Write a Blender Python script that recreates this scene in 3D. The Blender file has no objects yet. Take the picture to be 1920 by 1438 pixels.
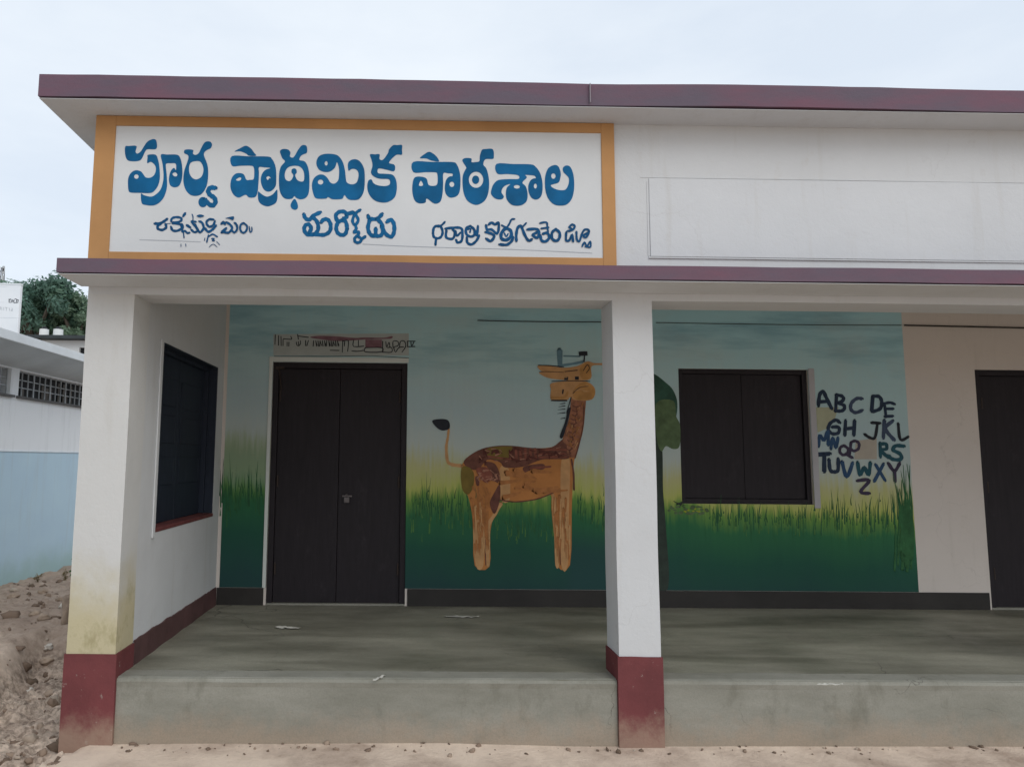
import bpy, bmesh, math, random
from mathutils import Vector, noise
from mathutils.geometry import tessellate_polygon

random.seed(7)
S = bpy.context.scene
COL = S.collection
PI = math.pi

# ------------------------------------------------------------------ camera
CAM = dict(f=1332.5, px=795.36, py=718.0, yaw=.0136, pitch=.1068, roll=.0092, c=(1.6905, -6.2877, 1.247))
def cam_axes():
    cy, sy = math.cos(CAM['yaw']), math.sin(CAM['yaw'])
    cp, sp = math.cos(CAM['pitch']), math.sin(CAM['pitch'])
    right = Vector((cy, -sy, 0)); fwd = Vector((sy*cp, cy*cp, sp)); up = right.cross(fwd)
    cr, sr = math.cos(CAM['roll']), math.sin(CAM['roll'])
    return cr*right + sr*up, -sr*right + cr*up, fwd
RIGHT, UP, FWD = cam_axes()
CPOS = Vector(CAM['c'])
cd = bpy.data.cameras.new('camera'); cam = bpy.data.objects.new('camera', cd); COL.objects.link(cam)
from mathutils import Matrix
M = Matrix((RIGHT, UP, -FWD)).transposed().to_4x4(); M.translation = CPOS
cam.matrix_world = M
cd.sensor_width = 36; cd.lens = CAM['f']/1920*36; cd.shift_x = (960-CAM['px'])/1920
cd.clip_start = .05; cd.clip_end = 2000
S.camera = cam

def ray(u, v):
    return (FWD + RIGHT*((u-CAM['px'])/CAM['f']) + UP*((CAM['py']-v)/CAM['f']))
def at(u, v, axis, val):                     # the point of a wall (or floor) plane seen at a photo pixel
    r = ray(u, v); t = (val-CPOS[axis])/r[axis]
    return CPOS + r*t

# ------------------------------------------------------------------ light
SUN_EL, SUN_AZ = math.radians(40), math.radians(150)    # to the right of the viewer, veiled by cloud
w = bpy.data.worlds.new('World'); S.world = w; w.use_nodes = True
nt = w.node_tree; nt.nodes.clear()
out = nt.nodes.new('ShaderNodeOutputWorld'); bg = nt.nodes.new('ShaderNodeBackground')
sky = nt.nodes.new('ShaderNodeTexSky'); sky.sky_type = 'NISHITA'; sky.sun_disc = False
sky.sun_elevation = SUN_EL; sky.sun_rotation = SUN_AZ; sky.air_density = 1.0; sky.dust_density = 4.0; sky.ozone_density = 1.0
mx = nt.nodes.new('ShaderNodeMix'); mx.data_type = 'RGBA'; mx.inputs[0].default_value = .82
mx.inputs[7].default_value = (8.7, 9.7, 10.6, 1)         # overcast veil over the clear sky
wc = nt.nodes.new('ShaderNodeTexCoord'); wm = nt.nodes.new('ShaderNodeMapping'); wm.inputs['Scale'].default_value = (1.6, 1.6, 4.5)
wn = nt.nodes.new('ShaderNodeTexNoise'); wn.inputs['Scale'].default_value = 1.3; wn.inputs['Detail'].default_value = 6; wn.inputs['Roughness'].default_value = .55
wr = nt.nodes.new('ShaderNodeValToRGB'); wr.color_ramp.elements[0].position = .36; wr.color_ramp.elements[1].position = .66
wr.color_ramp.elements[0].color = (.85, .94, 1.05, 1); wr.color_ramp.elements[1].color = (1.01, 1.08, 1.15, 1)
wv = nt.nodes.new('ShaderNodeVectorMath'); wv.operation = 'SCALE'; wv.inputs['Scale'].default_value = 10.0
nt.links.new(wc.outputs['Generated'], wm.inputs[0]); nt.links.new(wm.outputs[0], wn.inputs['Vector']); nt.links.new(wn.outputs[0], wr.inputs[0]); nt.links.new(wr.outputs[0], wv.inputs[0]); nt.links.new(wv.outputs[0], mx.inputs[7])
nt.links.new(sky.outputs[0], mx.inputs[6]); nt.links.new(mx.outputs[2], bg.inputs[0])
bg.inputs[1].default_value = .102
nt.links.new(bg.outputs[0], out.inputs[0])
sl = bpy.data.lights.new('sun', 'SUN'); sl.energy = 1.0; sl.angle = math.radians(40); sl.color = (1, .985, .96)
so = bpy.data.objects.new('sun', sl); COL.objects.link(so)
sdir = Vector((math.sin(SUN_AZ)*math.cos(SUN_EL), math.cos(SUN_AZ)*math.cos(SUN_EL), math.sin(SUN_EL)))
so.rotation_euler = sdir.to_track_quat('Z', 'Y').to_euler(); so.location = sdir*30
S.view_settings.view_transform = 'Standard'; S.view_settings.look = 'None'
S.view_settings.exposure = 0; S.view_settings.gamma = 1
S.cycles.max_bounces = 10; S.cycles.diffuse_bounces = 6

# ------------------------------------------------------------------ materials
class NB:
    def __init__(s, name, rough=.8, spec=.3):
        s.m = bpy.data.materials.new(name); s.m.use_nodes = True
        s.t = s.m.node_tree; s.b = s.t.nodes['Principled BSDF']
        s.b.inputs['Roughness'].default_value = rough
        s.b.inputs['Specular IOR Level'].default_value = spec
        s.co = s.t.nodes.new('ShaderNodeTexCoord').outputs['Object']
    def n(s, kind, **kw):
        x = s.t.nodes.new(kind)
        for k, v in kw.items(): setattr(x, k, v)
        return x
    def l(s, a, b): s.t.links.new(a, b)
    def vmul(s, scale, src=None):
        x = s.n('ShaderNodeMapping'); x.inputs['Scale'].default_value = scale; s.l(src or s.co, x.inputs[0]); return x.outputs[0]
    def noise(s, scale, detail=4, rough=.55, stretch=None, off=0):
        x = s.n('ShaderNodeTexNoise'); x.inputs['Scale'].default_value = scale; x.inputs['Detail'].default_value = detail
        x.inputs['Roughness'].default_value = rough
        mp = s.n('ShaderNodeMapping'); mp.inputs['Scale'].default_value = stretch or (1, 1, 1); mp.inputs['Location'].default_value = (off, off*.7, off*1.3)
        s.l(s.co, mp.inputs[0]); s.l(mp.outputs[0], x.inputs['Vector']); return x.outputs[0]
    def ramp(s, fac, stops):
        r = s.n('ShaderNodeValToRGB'); e = r.color_ramp.elements
        while len(e) < len(stops): e.new(.5)
        for k, (p, c) in enumerate(stops):
            e[k].position = p; e[k].color = (c, c, c, 1) if isinstance(c, (int, float)) else (*c, 1)
        s.l(fac, r.inputs[0]); return r.outputs[0]
    def math(s, op, a, b=0.0):
        x = s.n('ShaderNodeMath', operation=op)
        for k, v in ((0, a), (1, b)):
            if isinstance(v, (int, float)): x.inputs[k].default_value = v
            else: s.l(v, x.inputs[k])
        return x.outputs[0]
    def rng(s, v, a, b, c=0, d=1, smooth=True):
        x = s.n('ShaderNodeMapRange'); x.interpolation_type = 'SMOOTHSTEP' if smooth else 'LINEAR'
        x.inputs[1].default_value, x.inputs[2].default_value, x.inputs[3].default_value, x.inputs[4].default_value = a, b, c, d
        s.l(v, x.inputs[0]); return x.outputs[0]
    def mix(s, fac, a, b, mode='MIX'):
        x = s.n('ShaderNodeMix', data_type='RGBA', blend_type=mode)
        for k, v in ((0, fac), (6, a), (7, b)):
            if isinstance(v, (int, float)): x.inputs[k].default_value = v
            elif isinstance(v, tuple): x.inputs[k].default_value = (*v, 1)
            else: s.l(v, x.inputs[k])
        return x.outputs[2]
    def xyz(s):
        x = s.n('ShaderNodeSeparateXYZ'); s.l(s.co, x.inputs[0]); return x.outputs
    def col(s, c):
        if isinstance(c, tuple): s.b.inputs['Base Color'].default_value = (*c, 1)
        else: s.l(c, s.b.inputs['Base Color'])
        return s
    def bump(s, h, strength=.3, dist=.01):
        x = s.n('ShaderNodeBump'); x.inputs['Strength'].default_value = strength; x.inputs['Distance'].default_value = dist
        s.l(h, x.inputs['Height']); s.l(x.outputs[0], s.b.inputs['Normal']); return s

def paintmat(name, c, var=.12, scale=3, rough=.7, bump=.15, spec=.3, bscale=60, c2=None):
    k = NB(name, rough, spec)
    dark = tuple(x*(1-var) for x in c) if c2 is None else c2
    f = k.ramp(k.noise(scale, 6, .6), [(.35, 0.0), (.68, 1.0)])
    k.col(k.mix(f, dark, c)); k.bump(k.noise(bscale, 3), bump, .004)
    return k.m

def crack(k, scale, off):
    nz = k.n('ShaderNodeTexNoise'); nz.inputs['Scale'].default_value = 3.5; nz.inputs['Detail'].default_value = 5; k.l(k.co, nz.inputs['Vector'])
    ad = k.n('ShaderNodeVectorMath', operation='MULTIPLY_ADD'); k.l(nz.outputs['Color'], ad.inputs[0]); ad.inputs[1].default_value = (.35, .35, .35); k.l(k.co, ad.inputs[2])
    vo = k.n('ShaderNodeTexVoronoi', feature='DISTANCE_TO_EDGE'); vo.inputs['Scale'].default_value = scale; k.l(ad.outputs[0], vo.inputs['Vector'])
    return k.math('MULTIPLY', k.rng(vo.outputs[0], .0, .0045, 1, 0), k.ramp(k.noise(.9, 3, .5, (1, 1, 1), off), [(.52, 0.0), (.60, 1.0)]))
def white_wall_mat(name, base=(.575, .592, .605), stain=None):
    k = NB(name, .85, .2)
    f = k.ramp(k.noise(1.1, 5, .6), [(.3, 0.0), (.7, 1.0)])
    c = k.mix(f, tuple(x*.93 for x in base), base)
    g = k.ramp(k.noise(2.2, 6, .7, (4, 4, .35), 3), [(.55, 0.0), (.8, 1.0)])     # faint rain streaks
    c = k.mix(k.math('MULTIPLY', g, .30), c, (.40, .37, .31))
    cs = crack(k, 1.1, 3); c = k.mix(k.math('MULTIPLY', cs, .14), c, (.22, .20, .18))
    sp = k.ramp(k.noise(7, 7, .75, (1, 1, 1), 6), [(.60, 0.0), (.74, 1.0)]); c = k.mix(k.math('MULTIPLY', sp, .22), c, (.42, .38, .31))
    if stain:                                                                    # rising damp with its own ragged outline
        z = k.math('ADD', k.xyz()[2], k.math('MULTIPLY', k.math('SUBTRACT', k.noise(4.5, 5, .6), .5), .55))
        s = k.rng(z, stain[0], stain[1], 1, 0)
        c = k.mix(k.math('MULTIPLY', s, .8), c, (.46, .40, .22))
        s2 = k.math('MULTIPLY', k.ramp(k.noise(9, 6, .7, (1, 1, .6), 9), [(.52, 0.0), (.66, 1.0)]), k.rng(z, stain[0], stain[1]-.1, 1, 0))
        c = k.mix(k.math('MULTIPLY', s2, .5), c, (.25, .22, .10))
    h = k.math('ADD', k.math('MULTIPLY', k.noise(2.6, 4, .5), 1.0), k.math('MULTIPLY', k.noise(45, 5, .7), .16))
    h = k.math('SUBTRACT', h, k.math('MULTIPLY', cs, .015))
    k.col(c); k.bump(h, .5, .022)
    return k.m

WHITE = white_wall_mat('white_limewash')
WHITE_IN = white_wall_mat('white_limewash_inside', (.63, .575, .53))
WHITE_DAMP = white_wall_mat('white_limewash_damp', (.585, .59, .58), (.25, .75))
def fascia_mat():
    k = NB('purple_maroon_paint', .75, .25)
    f = k.ramp(k.noise(1.3, 5, .6, (1, 1, 4)), [(.38, 0.0), (.66, 1.0)])
    c = k.mix(f, (.115, .092, .122), (.158, .080, .112))
    g = k.ramp(k.noise(6, 6, .65, (1, 1, 3), 4), [(.5, 0.0), (.75, 1.0)])
    c = k.mix(k.math('MULTIPLY', g, .35), c, (.10, .075, .10))
    k.col(c); k.bump(k.noise(35, 5, .7), .3, .006); return k.m
FASCIA = fascia_mat()
def maroon_mat():
    k = NB('maroon_paint', .75, .15)
    c = k.mix(k.ramp(k.noise(2.5, 6, .6), [(.35, 0.0), (.68, 1.0)]), (.125, .040, .042), (.185, .055, .058))
    z = k.xyz()[2]; zz = k.math('ADD', z, k.math('MULTIPLY', k.math('SUBTRACT', k.noise(9, 6, .7), .5), .35))
    c = k.mix(k.rng(zz, -.36, -.16, .75, 0), c, (.33, .24, .18))                 # dirt splashed up from the ground
    ch = k.ramp(k.noise(15, 7, .75, (1, 1, 1), 4), [(.63, 0.0), (.67, 1.0)]); c = k.mix(k.math('MULTIPLY', ch, .6), c, (.36, .33, .29))
    k.col(c); k.bump(k.noise(25, 6, .7), .4, .008); return k.m
MAROON = maroon_mat()
OCHRE = paintmat('ochre_paint', (.47, .25, .10), .16, 2.2, .75, .2)
BOARD = paintmat('board_white_paint', (.615, .635, .645), .07, 1.6, .8, .12)
BLUE = paintmat('blue_sign_paint', (.006, .125, .30), .35, 5, .7, .1, .15)
BLUE2 = paintmat('blue_small_letter_paint', (.006, .085, .22), .4, 12, .7, .1, .15)
def wood(name, c, sc=(6, 6, .6)):
    k = NB(name, .62, .25)
    f = k.ramp(k.noise(6, 6, .65, sc), [(.3, 0.0), (.7, 1.0)])
    sc2 = k.ramp(k.noise(7, 7, .75, (1, 1, .5), 5), [(.58, 0.0), (.75, 1.0)])
    k.col(k.mix(k.math('MULTIPLY', sc2, .35), k.mix(f, tuple(x*.7 for x in c), c), tuple(x*2.2+.012 for x in c))); k.bump(k.noise(14, 4, .6, sc), .25, .004); return k.m
DOOR = wood('dark_door_paint', (.021, .017, .021))
NAVY = wood('dark_navy_shutter_paint', (.022, .030, .048))
BROWNW = wood('dark_brown_frame', (.05, .036, .03))
METAL = paintmat('dull_steel', (.17, .15, .15), .3, 20, .45, .2)
BLACKSK = paintmat('black_skirting_paint', (.030, .027, .025), .3, 3, .6, .25)
MARSK = paintmat('dark_maroon_skirting_paint', (.115, .06, .06), .35, 4, .6, .3)
CABLE = paintmat('black_cable', (.03, .026, .022), .1, 8, .6, 0)

def crack2(k):
    nz = k.n('ShaderNodeTexNoise'); nz.inputs['Scale'].default_value = 3; nz.inputs['Detail'].default_value = 6; k.l(k.co, nz.inputs['Vector'])
    ad = k.n('ShaderNodeVectorMath', operation='MULTIPLY_ADD'); k.l(nz.outputs['Color'], ad.inputs[0]); ad.inputs[1].default_value = (.4, .4, .4); k.l(k.co, ad.inputs[2])
    vo = k.n('ShaderNodeTexVoronoi', feature='DISTANCE_TO_EDGE'); vo.inputs['Scale'].default_value = .75; k.l(ad.outputs[0], vo.inputs['Vector'])
    return k.math('MULTIPLY', k.rng(vo.outputs[0], .0, .006, 1, 0), k.ramp(k.noise(.8, 3, .5, (1, 1, 1), 5), [(.46, 0.0), (.58, 1.0)]))
def floor_mat():
    k = NB('cement_floor', .55, .4)
    f = k.ramp(k.noise(1.4, 6, .6, (.5, 1.6, 1)), [(.32, 0.0), (.7, 1.0)])
    c = k.mix(f, (.12, .117, .088), (.32, .31, .25))
    g = k.ramp(k.noise(1.0, 4, .5, (.7, 3.2, 1), 5.3), [(.54, 0.0), (.68, 1.0)])   # dark water stains
    c = k.mix(k.math('MULTIPLY', g, .55), c, (.075, .073, .05))
    h = k.ramp(k.noise(26, 6, .7, (1, 1, 1), 2), [(.58, 0.0), (.75, 1.0)])
    c = k.mix(k.math('MULTIPLY', h, .25), c, (.36, .36, .32))
    gr = k.ramp(k.noise(130, 4, .8), [(.42, 0.0), (.62, 1.0)]); c = k.mix(k.math('MULTIPLY', gr, .30), c, (.10, .095, .075))
    c = k.mix(k.math('MULTIPLY', crack2(k), .7), c, (.05, .047, .04))
    k.col(c); k.bump(k.math('ADD', k.noise(22, 6, .7), k.math('MULTIPLY', k.noise(3, 4), 1.5)), .35, .006)
    k.l(k.rng(k.noise(2.5, 4), .3, .7, .42, .75), k.b.inputs['Roughness']); return k.m
FLOOR = floor_mat()
def riser_mat():
    k = NB('cement_edge', .8, .25)
    f = k.ramp(k.noise(2.2, 6, .65, (.6, 1, 2)), [(.3, 0.0), (.7, 1.0)])
    c = k.mix(f, (.20, .198, .165), (.31, .305, .265))
    g = k.ramp(k.noise(5, 6, .7, (1, 1, .5), 8), [(.56, 0.0), (.74, 1.0)])
    c = k.mix(k.math('MULTIPLY', g, .6), c, (.12, .115, .085))
    c = k.mix(k.math('MULTIPLY', crack(k, 1.6, 2), .8), c, (.06, .055, .045))
    zz = k.math('ADD', k.xyz()[2], k.math('MULTIPLY', k.math('SUBTRACT', k.noise(7, 6, .7), .5), .3)); c = k.mix(k.rng(zz, -.36, -.16, .7, 0), c, (.36, .28, .21))
    gr = k.ramp(k.noise(110, 4, .8), [(.42, 0.0), (.62, 1.0)]); c = k.mix(k.math('MULTIPLY', gr, .25), c, (.14, .135, .11))
    k.col(c); k.bump(k.noise(30, 6, .7), .35, .008); return k.m
RISER = riser_mat()

def mural_mat():
    k = NB('mural_paint', .75, .25)
    x, y, z = k.xyz()
    # painted blades: fine vertical streak noise lifts the grass line unevenly
    n1 = k.noise(1, 4, .6, (26, 1, 1.6)); n2 = k.noise(1, 3, .5, (3, 1, .8), 4)
    zz = k.math('ADD', z, k.math('MULTIPLY', k.math('SUBTRACT', x, 1.9), .055))
    amp = k.rng(zz, .55, 1.0, .05, .34)
    zz = k.math('ADD', zz, k.math('MULTIPLY', k.math('SUBTRACT', n1, .5), amp))
    zz = k.math('ADD', zz, k.math('MULTIPLY', k.math('SUBTRACT', n2, .5), .28))
    f = k.math('DIVIDE', zz, 3.0)
    c = k.ramp(f, [(.05, (.015, .054, .052)), (.17, (.014, .078, .050)), (.265, (.026, .130, .054)), (.315, (.13, .26, .055)),
                   (.345, (.40, .43, .12)), (.40, (.44, .44, .22)), (.455, (.44, .50, .47)), (.56, (.38, .49, .51)), (.72, (.40, .57, .59)), (.86, (.36, .60, .66))])
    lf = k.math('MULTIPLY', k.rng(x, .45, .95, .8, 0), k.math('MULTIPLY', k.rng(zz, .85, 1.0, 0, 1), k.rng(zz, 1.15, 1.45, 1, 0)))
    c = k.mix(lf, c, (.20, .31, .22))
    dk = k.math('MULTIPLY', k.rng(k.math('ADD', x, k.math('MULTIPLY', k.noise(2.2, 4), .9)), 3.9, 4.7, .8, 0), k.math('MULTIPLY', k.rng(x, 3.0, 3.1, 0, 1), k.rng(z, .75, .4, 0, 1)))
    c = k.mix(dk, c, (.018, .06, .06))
    cl = k.ramp(k.noise(1, 5, .6, (.9, 1, 5.5), 2.2), [(.50, 0.0), (.68, 1.0)])  # brushed cloud bands
    m = k.math('MULTIPLY', cl, k.rng(z, 1.75, 2.35, 0, .6))
    c = k.mix(m, c, (.16, .33, .41))
    cl2 = k.ramp(k.noise(1, 4, .6, (1.1, 1, 2.4), 7.2), [(.5, 0.0), (.72, 1.0)])
    c = k.mix(k.math('MULTIPLY', cl2, k.rng(z, 1.3, 2.0, 0, .28)), c, (.46, .45, .42))
    bl = k.ramp(k.noise(1, 4, .6, (38, 1, 2.5), 11), [(.56, 0.0), (.7, 1.0)])     # darker blades in the grass
    c = k.mix(k.math('MULTIPLY', bl, k.math('MULTIPLY', k.rng(zz, .6, .85, .1, .55), k.rng(zz, 1.0, 1.12, 1, 0))), c, (.015, .075, .03))
    k.col(c); k.bump(k.noise(45, 5, .7), .18, .005); return k.m
MURAL = mural_mat()

# ------------------------------------------------------------------ mesh helpers
def link(name, bm, mat, parent=None, smooth=False):
    me = bpy.data.meshes.new(name); bm.normal_update(); bm.to_mesh(me); bm.free()
    if mat: me.materials.append(mat)
    if smooth:
        for p in me.polygons: p.use_smooth = True
    o = bpy.data.objects.new(name, me); COL.objects.link(o)
    if parent: o.parent = parent
    return o
def thing(name, label, cat, group=None):
    o = bpy.data.objects.new(name, None); COL.objects.link(o); o.empty_display_size = .2
    o['label'] = label; o['category'] = cat
    if group: o['group'] = group
    return o
def tag(o, label, cat, group=None):
    o['label'] = label; o['category'] = cat
    if group: o['group'] = group
    return o
def box(bm, x0, x1, y0, y1, z0, z1, bev=0):
    t = bmesh.new()
    bmesh.ops.create_cube(t, size=1)
    for v in t.verts:
        v.co = Vector((x0+(v.co.x+.5)*(x1-x0), y0+(v.co.y+.5)*(y1-y0), z0+(v.co.z+.5)*(z1-z0)))
    if bev: bmesh.ops.bevel(t, geom=t.edges[:], offset=bev, segments=2, profile=.6, affect='EDGES')
    tmp = bpy.data.meshes.new('t'); t.to_mesh(tmp); t.free(); bm.from_mesh(tmp); bpy.data.meshes.remove(tmp)
def boxo(name, dims, mat, parent=None, bev=.004):
    bm = bmesh.new(); box(bm, *dims, bev=bev); return link(name, bm, mat, parent)
def wobble_box(name, dims, mat, parent, seg=(40, 3, 3), amp=.004, freq=1.3, bev=.006, seed=0):
    """a long cast slab whose edges wander a little, as hand-laid concrete does"""
    bm = bmesh.new(); box(bm, *dims)
    x0, x1, y0, y1, z0, z1 = dims
    for ax, n, lo, hi in ((0, seg[0], x0, x1), (1, seg[1], y0, y1), (2, seg[2], z0, z1)):
        for k in range(1, n):
            co = Vector((0, 0, 0)); co[ax] = lo+(hi-lo)*k/n
            no = Vector((0, 0, 0)); no[ax] = 1
            bmesh.ops.bisect_plane(bm, geom=bm.verts[:]+bm.edges[:]+bm.faces[:], plane_co=co, plane_no=no)
    for v in bm.verts:
        p = v.co*freq+Vector((seed, seed*2, seed*3))
        v.co += Vector((0, noise.noise(p)*amp*1.4, noise.noise(p+Vector((9, 9, 9)))*amp + noise.noise(p*5)*amp*.35))
    return link(name, bm, mat, parent)
def wall_cells(axis, a0, a1, z0, z1, t0, t1, holes, bm):
    """wall along X (axis 0) or Y (axis 1), thickness t0..t1, with rectangular openings; no inner faces"""
    A = sorted({a0, a1, *[h[0] for h in holes], *[h[1] for h in holes]}); Z = sorted({z0, z1, *[h[2] for h in holes], *[h[3] for h in holes]})
    A = [a for a in A if a0 <= a <= a1]; Z = [z for z in Z if z0 <= z <= z1]
    def solid(i, j):
        if not (0 <= i < len(A)-1 and 0 <= j < len(Z)-1): return False
        ca, cz = (A[i]+A[i+1])/2, (Z[j]+Z[j+1])/2
        return not any(h[0] < ca < h[1] and h[2] < cz < h[3] for h in holes)
    def P(a, t, z): return (a, t, z) if axis == 0 else (t, a, z)
    def q(*p): bm.faces.new([bm.verts.new(P(*c)) for c in p])
    for i in range(len(A)-1):
        for j in range(len(Z)-1):
            if not solid(i, j): continue
            a, b, c, d = A[i], A[i+1], Z[j], Z[j+1]
            q((a, t0, c), (b, t0, c), (b, t0, d), (a, t0, d)); q((a, t1, c), (a, t1, d), (b, t1, d), (b, t1, c))
            if not solid(i-1, j): q((a, t0, c), (a, t0, d), (a, t1, d), (a, t1, c))
            if not solid(i+1, j): q((b, t0, c), (b, t1, c), (b, t1, d), (b, t0, d))
            if not solid(i, j-1): q((a, t0, c), (a, t1, c), (b, t1, c), (b, t0, c))
            if not solid(i, j+1): q((a, t0, d), (b, t0, d), (b, t1, d), (a, t1, d))
    bmesh.ops.remove_doubles(bm, verts=bm.verts[:], dist=1e-5); bmesh.ops.recalc_face_normals(bm, faces=bm.faces[:])

def tube(bm, pts, r, sides=6):
    pts = [Vector(p) for p in pts]; rings = []
    for i, p in enumerate(pts):
        d = (pts[min(i+1, len(pts)-1)]-pts[max(i-1, 0)]).normalized()
        a = d.orthogonal().normalized(); b = d.cross(a)
        rr = r[i] if isinstance(r, (list, tuple)) else r
        rings.append([bm.verts.new(p+(a*math.cos(2*PI*k/sides)+b*math.sin(2*PI*k/sides))*rr) for k in range(sides)])
    for A, B in zip(rings, rings[1:]):
        for k in range(sides): bm.faces.new((A[k], A[(k+1) % sides], B[(k+1) % sides], B[k]))
    bm.faces.new(rings[0][::-1]); bm.faces.new(rings[-1])

# ---- brush work: filled outlines and brush strokes, laid out on a wall plane
def catmull(p, closed, n=5):
    out = []; L = len(p)
    if L < 3 and not closed: return [tuple(q) for q in p]
    for i in range(L if closed else L-1):
        g = (lambda k: p[k % L]) if closed else (lambda k: p[max(0, min(L-1, k))])
        a, b, c, d = g(i-1), g(i), g(i+1), g(i+2)
        for k in range(n):
            t = k/n
            out.append(tuple(.5*((2*b[j])+(-a[j]+c[j])*t+(2*a[j]-5*b[j]+4*c[j]-d[j])*t*t+(-a[j]+3*b[j]-3*c[j]+d[j])*t**3) for j in (0, 1)))
    if not closed: out.append(tuple(p[-1]))
    return out
def ell(cx, cy, rx, ry, n=14): return [(cx+rx*math.cos(2*PI*k/n), cy+ry*math.sin(2*PI*k/n)) for k in range(n)]
class Brush:
    """paints in the coordinates of a sketch sheet (origin, scale) and lays the paint on plane y = Y"""
    def __init__(s, origin, scale, Y, lift=.0030):
        s.o, s.k, s.Y, s.lift, s.i = origin, scale, Y, lift, 0
        s.bm = bmesh.new(); s.mats = []; s.n0 = 0
    def use(s, mat, lift=None):
        s.close(); s.mats.append(mat)
        if lift: s.lift = lift; s.i = 0
        return s
    def close(s):
        s.bm.faces.ensure_lookup_table()
        for k in range(s.n0, len(s.bm.faces)): s.bm.faces[k].material_index = max(0, len(s.mats)-1)
        s.n0 = len(s.bm.faces)
    def P(s, p, extra=0):
        return at(s.o[0]+p[0]/s.k, s.o[1]+p[1]/s.k, 1, s.Y) + Vector((0, -(s.lift+s.i*.00012+extra), 0))
    def fill(s, outer, holes=(), smooth=True, n=4):
        loops = [catmull(l, True, n) if smooth else list(l) for l in [outer, *holes]]
        flat = [q for l in loops for q in l]
        vs = [s.bm.verts.new(s.P(q)) for q in flat]
        for t in tessellate_polygon([[Vector((q[0], q[1], 0)) for q in l] for l in loops]):
            if len(set(t)) == 3:
                try: s.bm.faces.new([vs[k] for k in t])
                except ValueError: pass
        s.i += 1; return s
    def stroke(s, pts, w, closed=False, n=5, taper=1.0):
        c = catmull(pts, closed, n); L = len(c); A = []; B = []
        for i, q in enumerate(c):
            a = c[(i-1) % L] if closed else c[max(i-1, 0)]; b = c[(i+1) % L] if closed else c[min(i+1, L-1)]
            dx, dy = b[0]-a[0], b[1]-a[1]; d = math.hypot(dx, dy) or 1
            ww = w*.5*(1-(1-taper)*i/max(1, L-1))*(1+.10*math.sin(i*1.7+pts[0][0]))
            e = .0001*i/L
            A.append(s.bm.verts.new(s.P((q[0]-dy/d*ww, q[1]+dx/d*ww), e))); B.append(s.bm.verts.new(s.P((q[0]+dy/d*ww, q[1]-dx/d*ww), e)))
        for i in range(L if closed else L-1):
            j = (i+1) % L; s.bm.faces.new((A[i], A[j], B[j], B[i]))
        if not closed:
            for q, va, vb, q2, e in ((c[0], A[0], B[0], c[1], 0), (c[-1], B[-1], A[-1], c[-2], .0001)):
                dx, dy = q[0]-q2[0], q[1]-q2[1]; d = math.hypot(dx, dy) or 1
                ww = w*.5*(taper if e else 1)
                cap = [s.bm.verts.new(s.P((q[0]+(dx/d*math.cos(t)-dy/d*math.sin(t))*ww, q[1]+(dy/d*math.cos(t)+dx/d*math.sin(t))*ww), e)) for t in (.9, .45, 0, -.45, -.9)]
                s.bm.faces.new([va, *cap, vb])
        s.i += 1; return s
    def dabs(s, poly, n, w, length, ang, R, jit=.35):
        xs = [p[0] for p in poly]; ys = [p[1] for p in poly]; k = 0; tries = 0
        def inside(x, y):
            c = False
            for (x0, y0), (x1, y1) in zip(poly, poly[1:]+poly[:1]):
                if (y0 > y) != (y1 > y) and x < (x1-x0)*(y-y0)/(y1-y0)+x0: c = not c
            return c
        while k < n and tries < n*30:
            tries += 1; x, y = R.uniform(min(xs), max(xs)), R.uniform(min(ys), max(ys)); a = ang+R.uniform(-jit, jit); L = length*R.uniform(.4, 1.1)
            e = (x+math.cos(a)*L, y+math.sin(a)*L)
            if inside(x, y) and inside(*e):
                s.i = R.random()*9; m = ((x+e[0])/2+R.uniform(-2, 2), (y+e[1])/2+R.uniform(-2, 2)); s.stroke([(x, y), m, e], w*R.uniform(.4, 1.2), taper=.35, n=3); k += 1
        s.i = 0; return s
    def done(s, name, mat, parent):
        s.close()
        for f in s.bm.faces:
            f.normal_update()
            if f.normal.y > 0: f.normal_flip()
        o = link(name, s.bm, mat, parent)
        for m_ in s.mats: o.data.materials.append(m_)
        return o

# ------------------------------------------------------------------ dimensions read from the place
D = 2.0736; TW = .2747; HD = 2.10; ZS = .1419; ZB = 2.2178; ZTOP = 3.3437
XD = (.4304, 1.6262); XW = (4.0509, 5.2194); ZW = (.8852, 2.0814); XM = 6.1018; XR = (6.7383, 7.94)
XP = (2.8824, 3.1246); WY = (-1.552, -.187); WZ = (.757, 2.019); ZPB = .1324
XEND = 9.45; YB = 5.0; ZG = -.36; FY = -D

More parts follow.
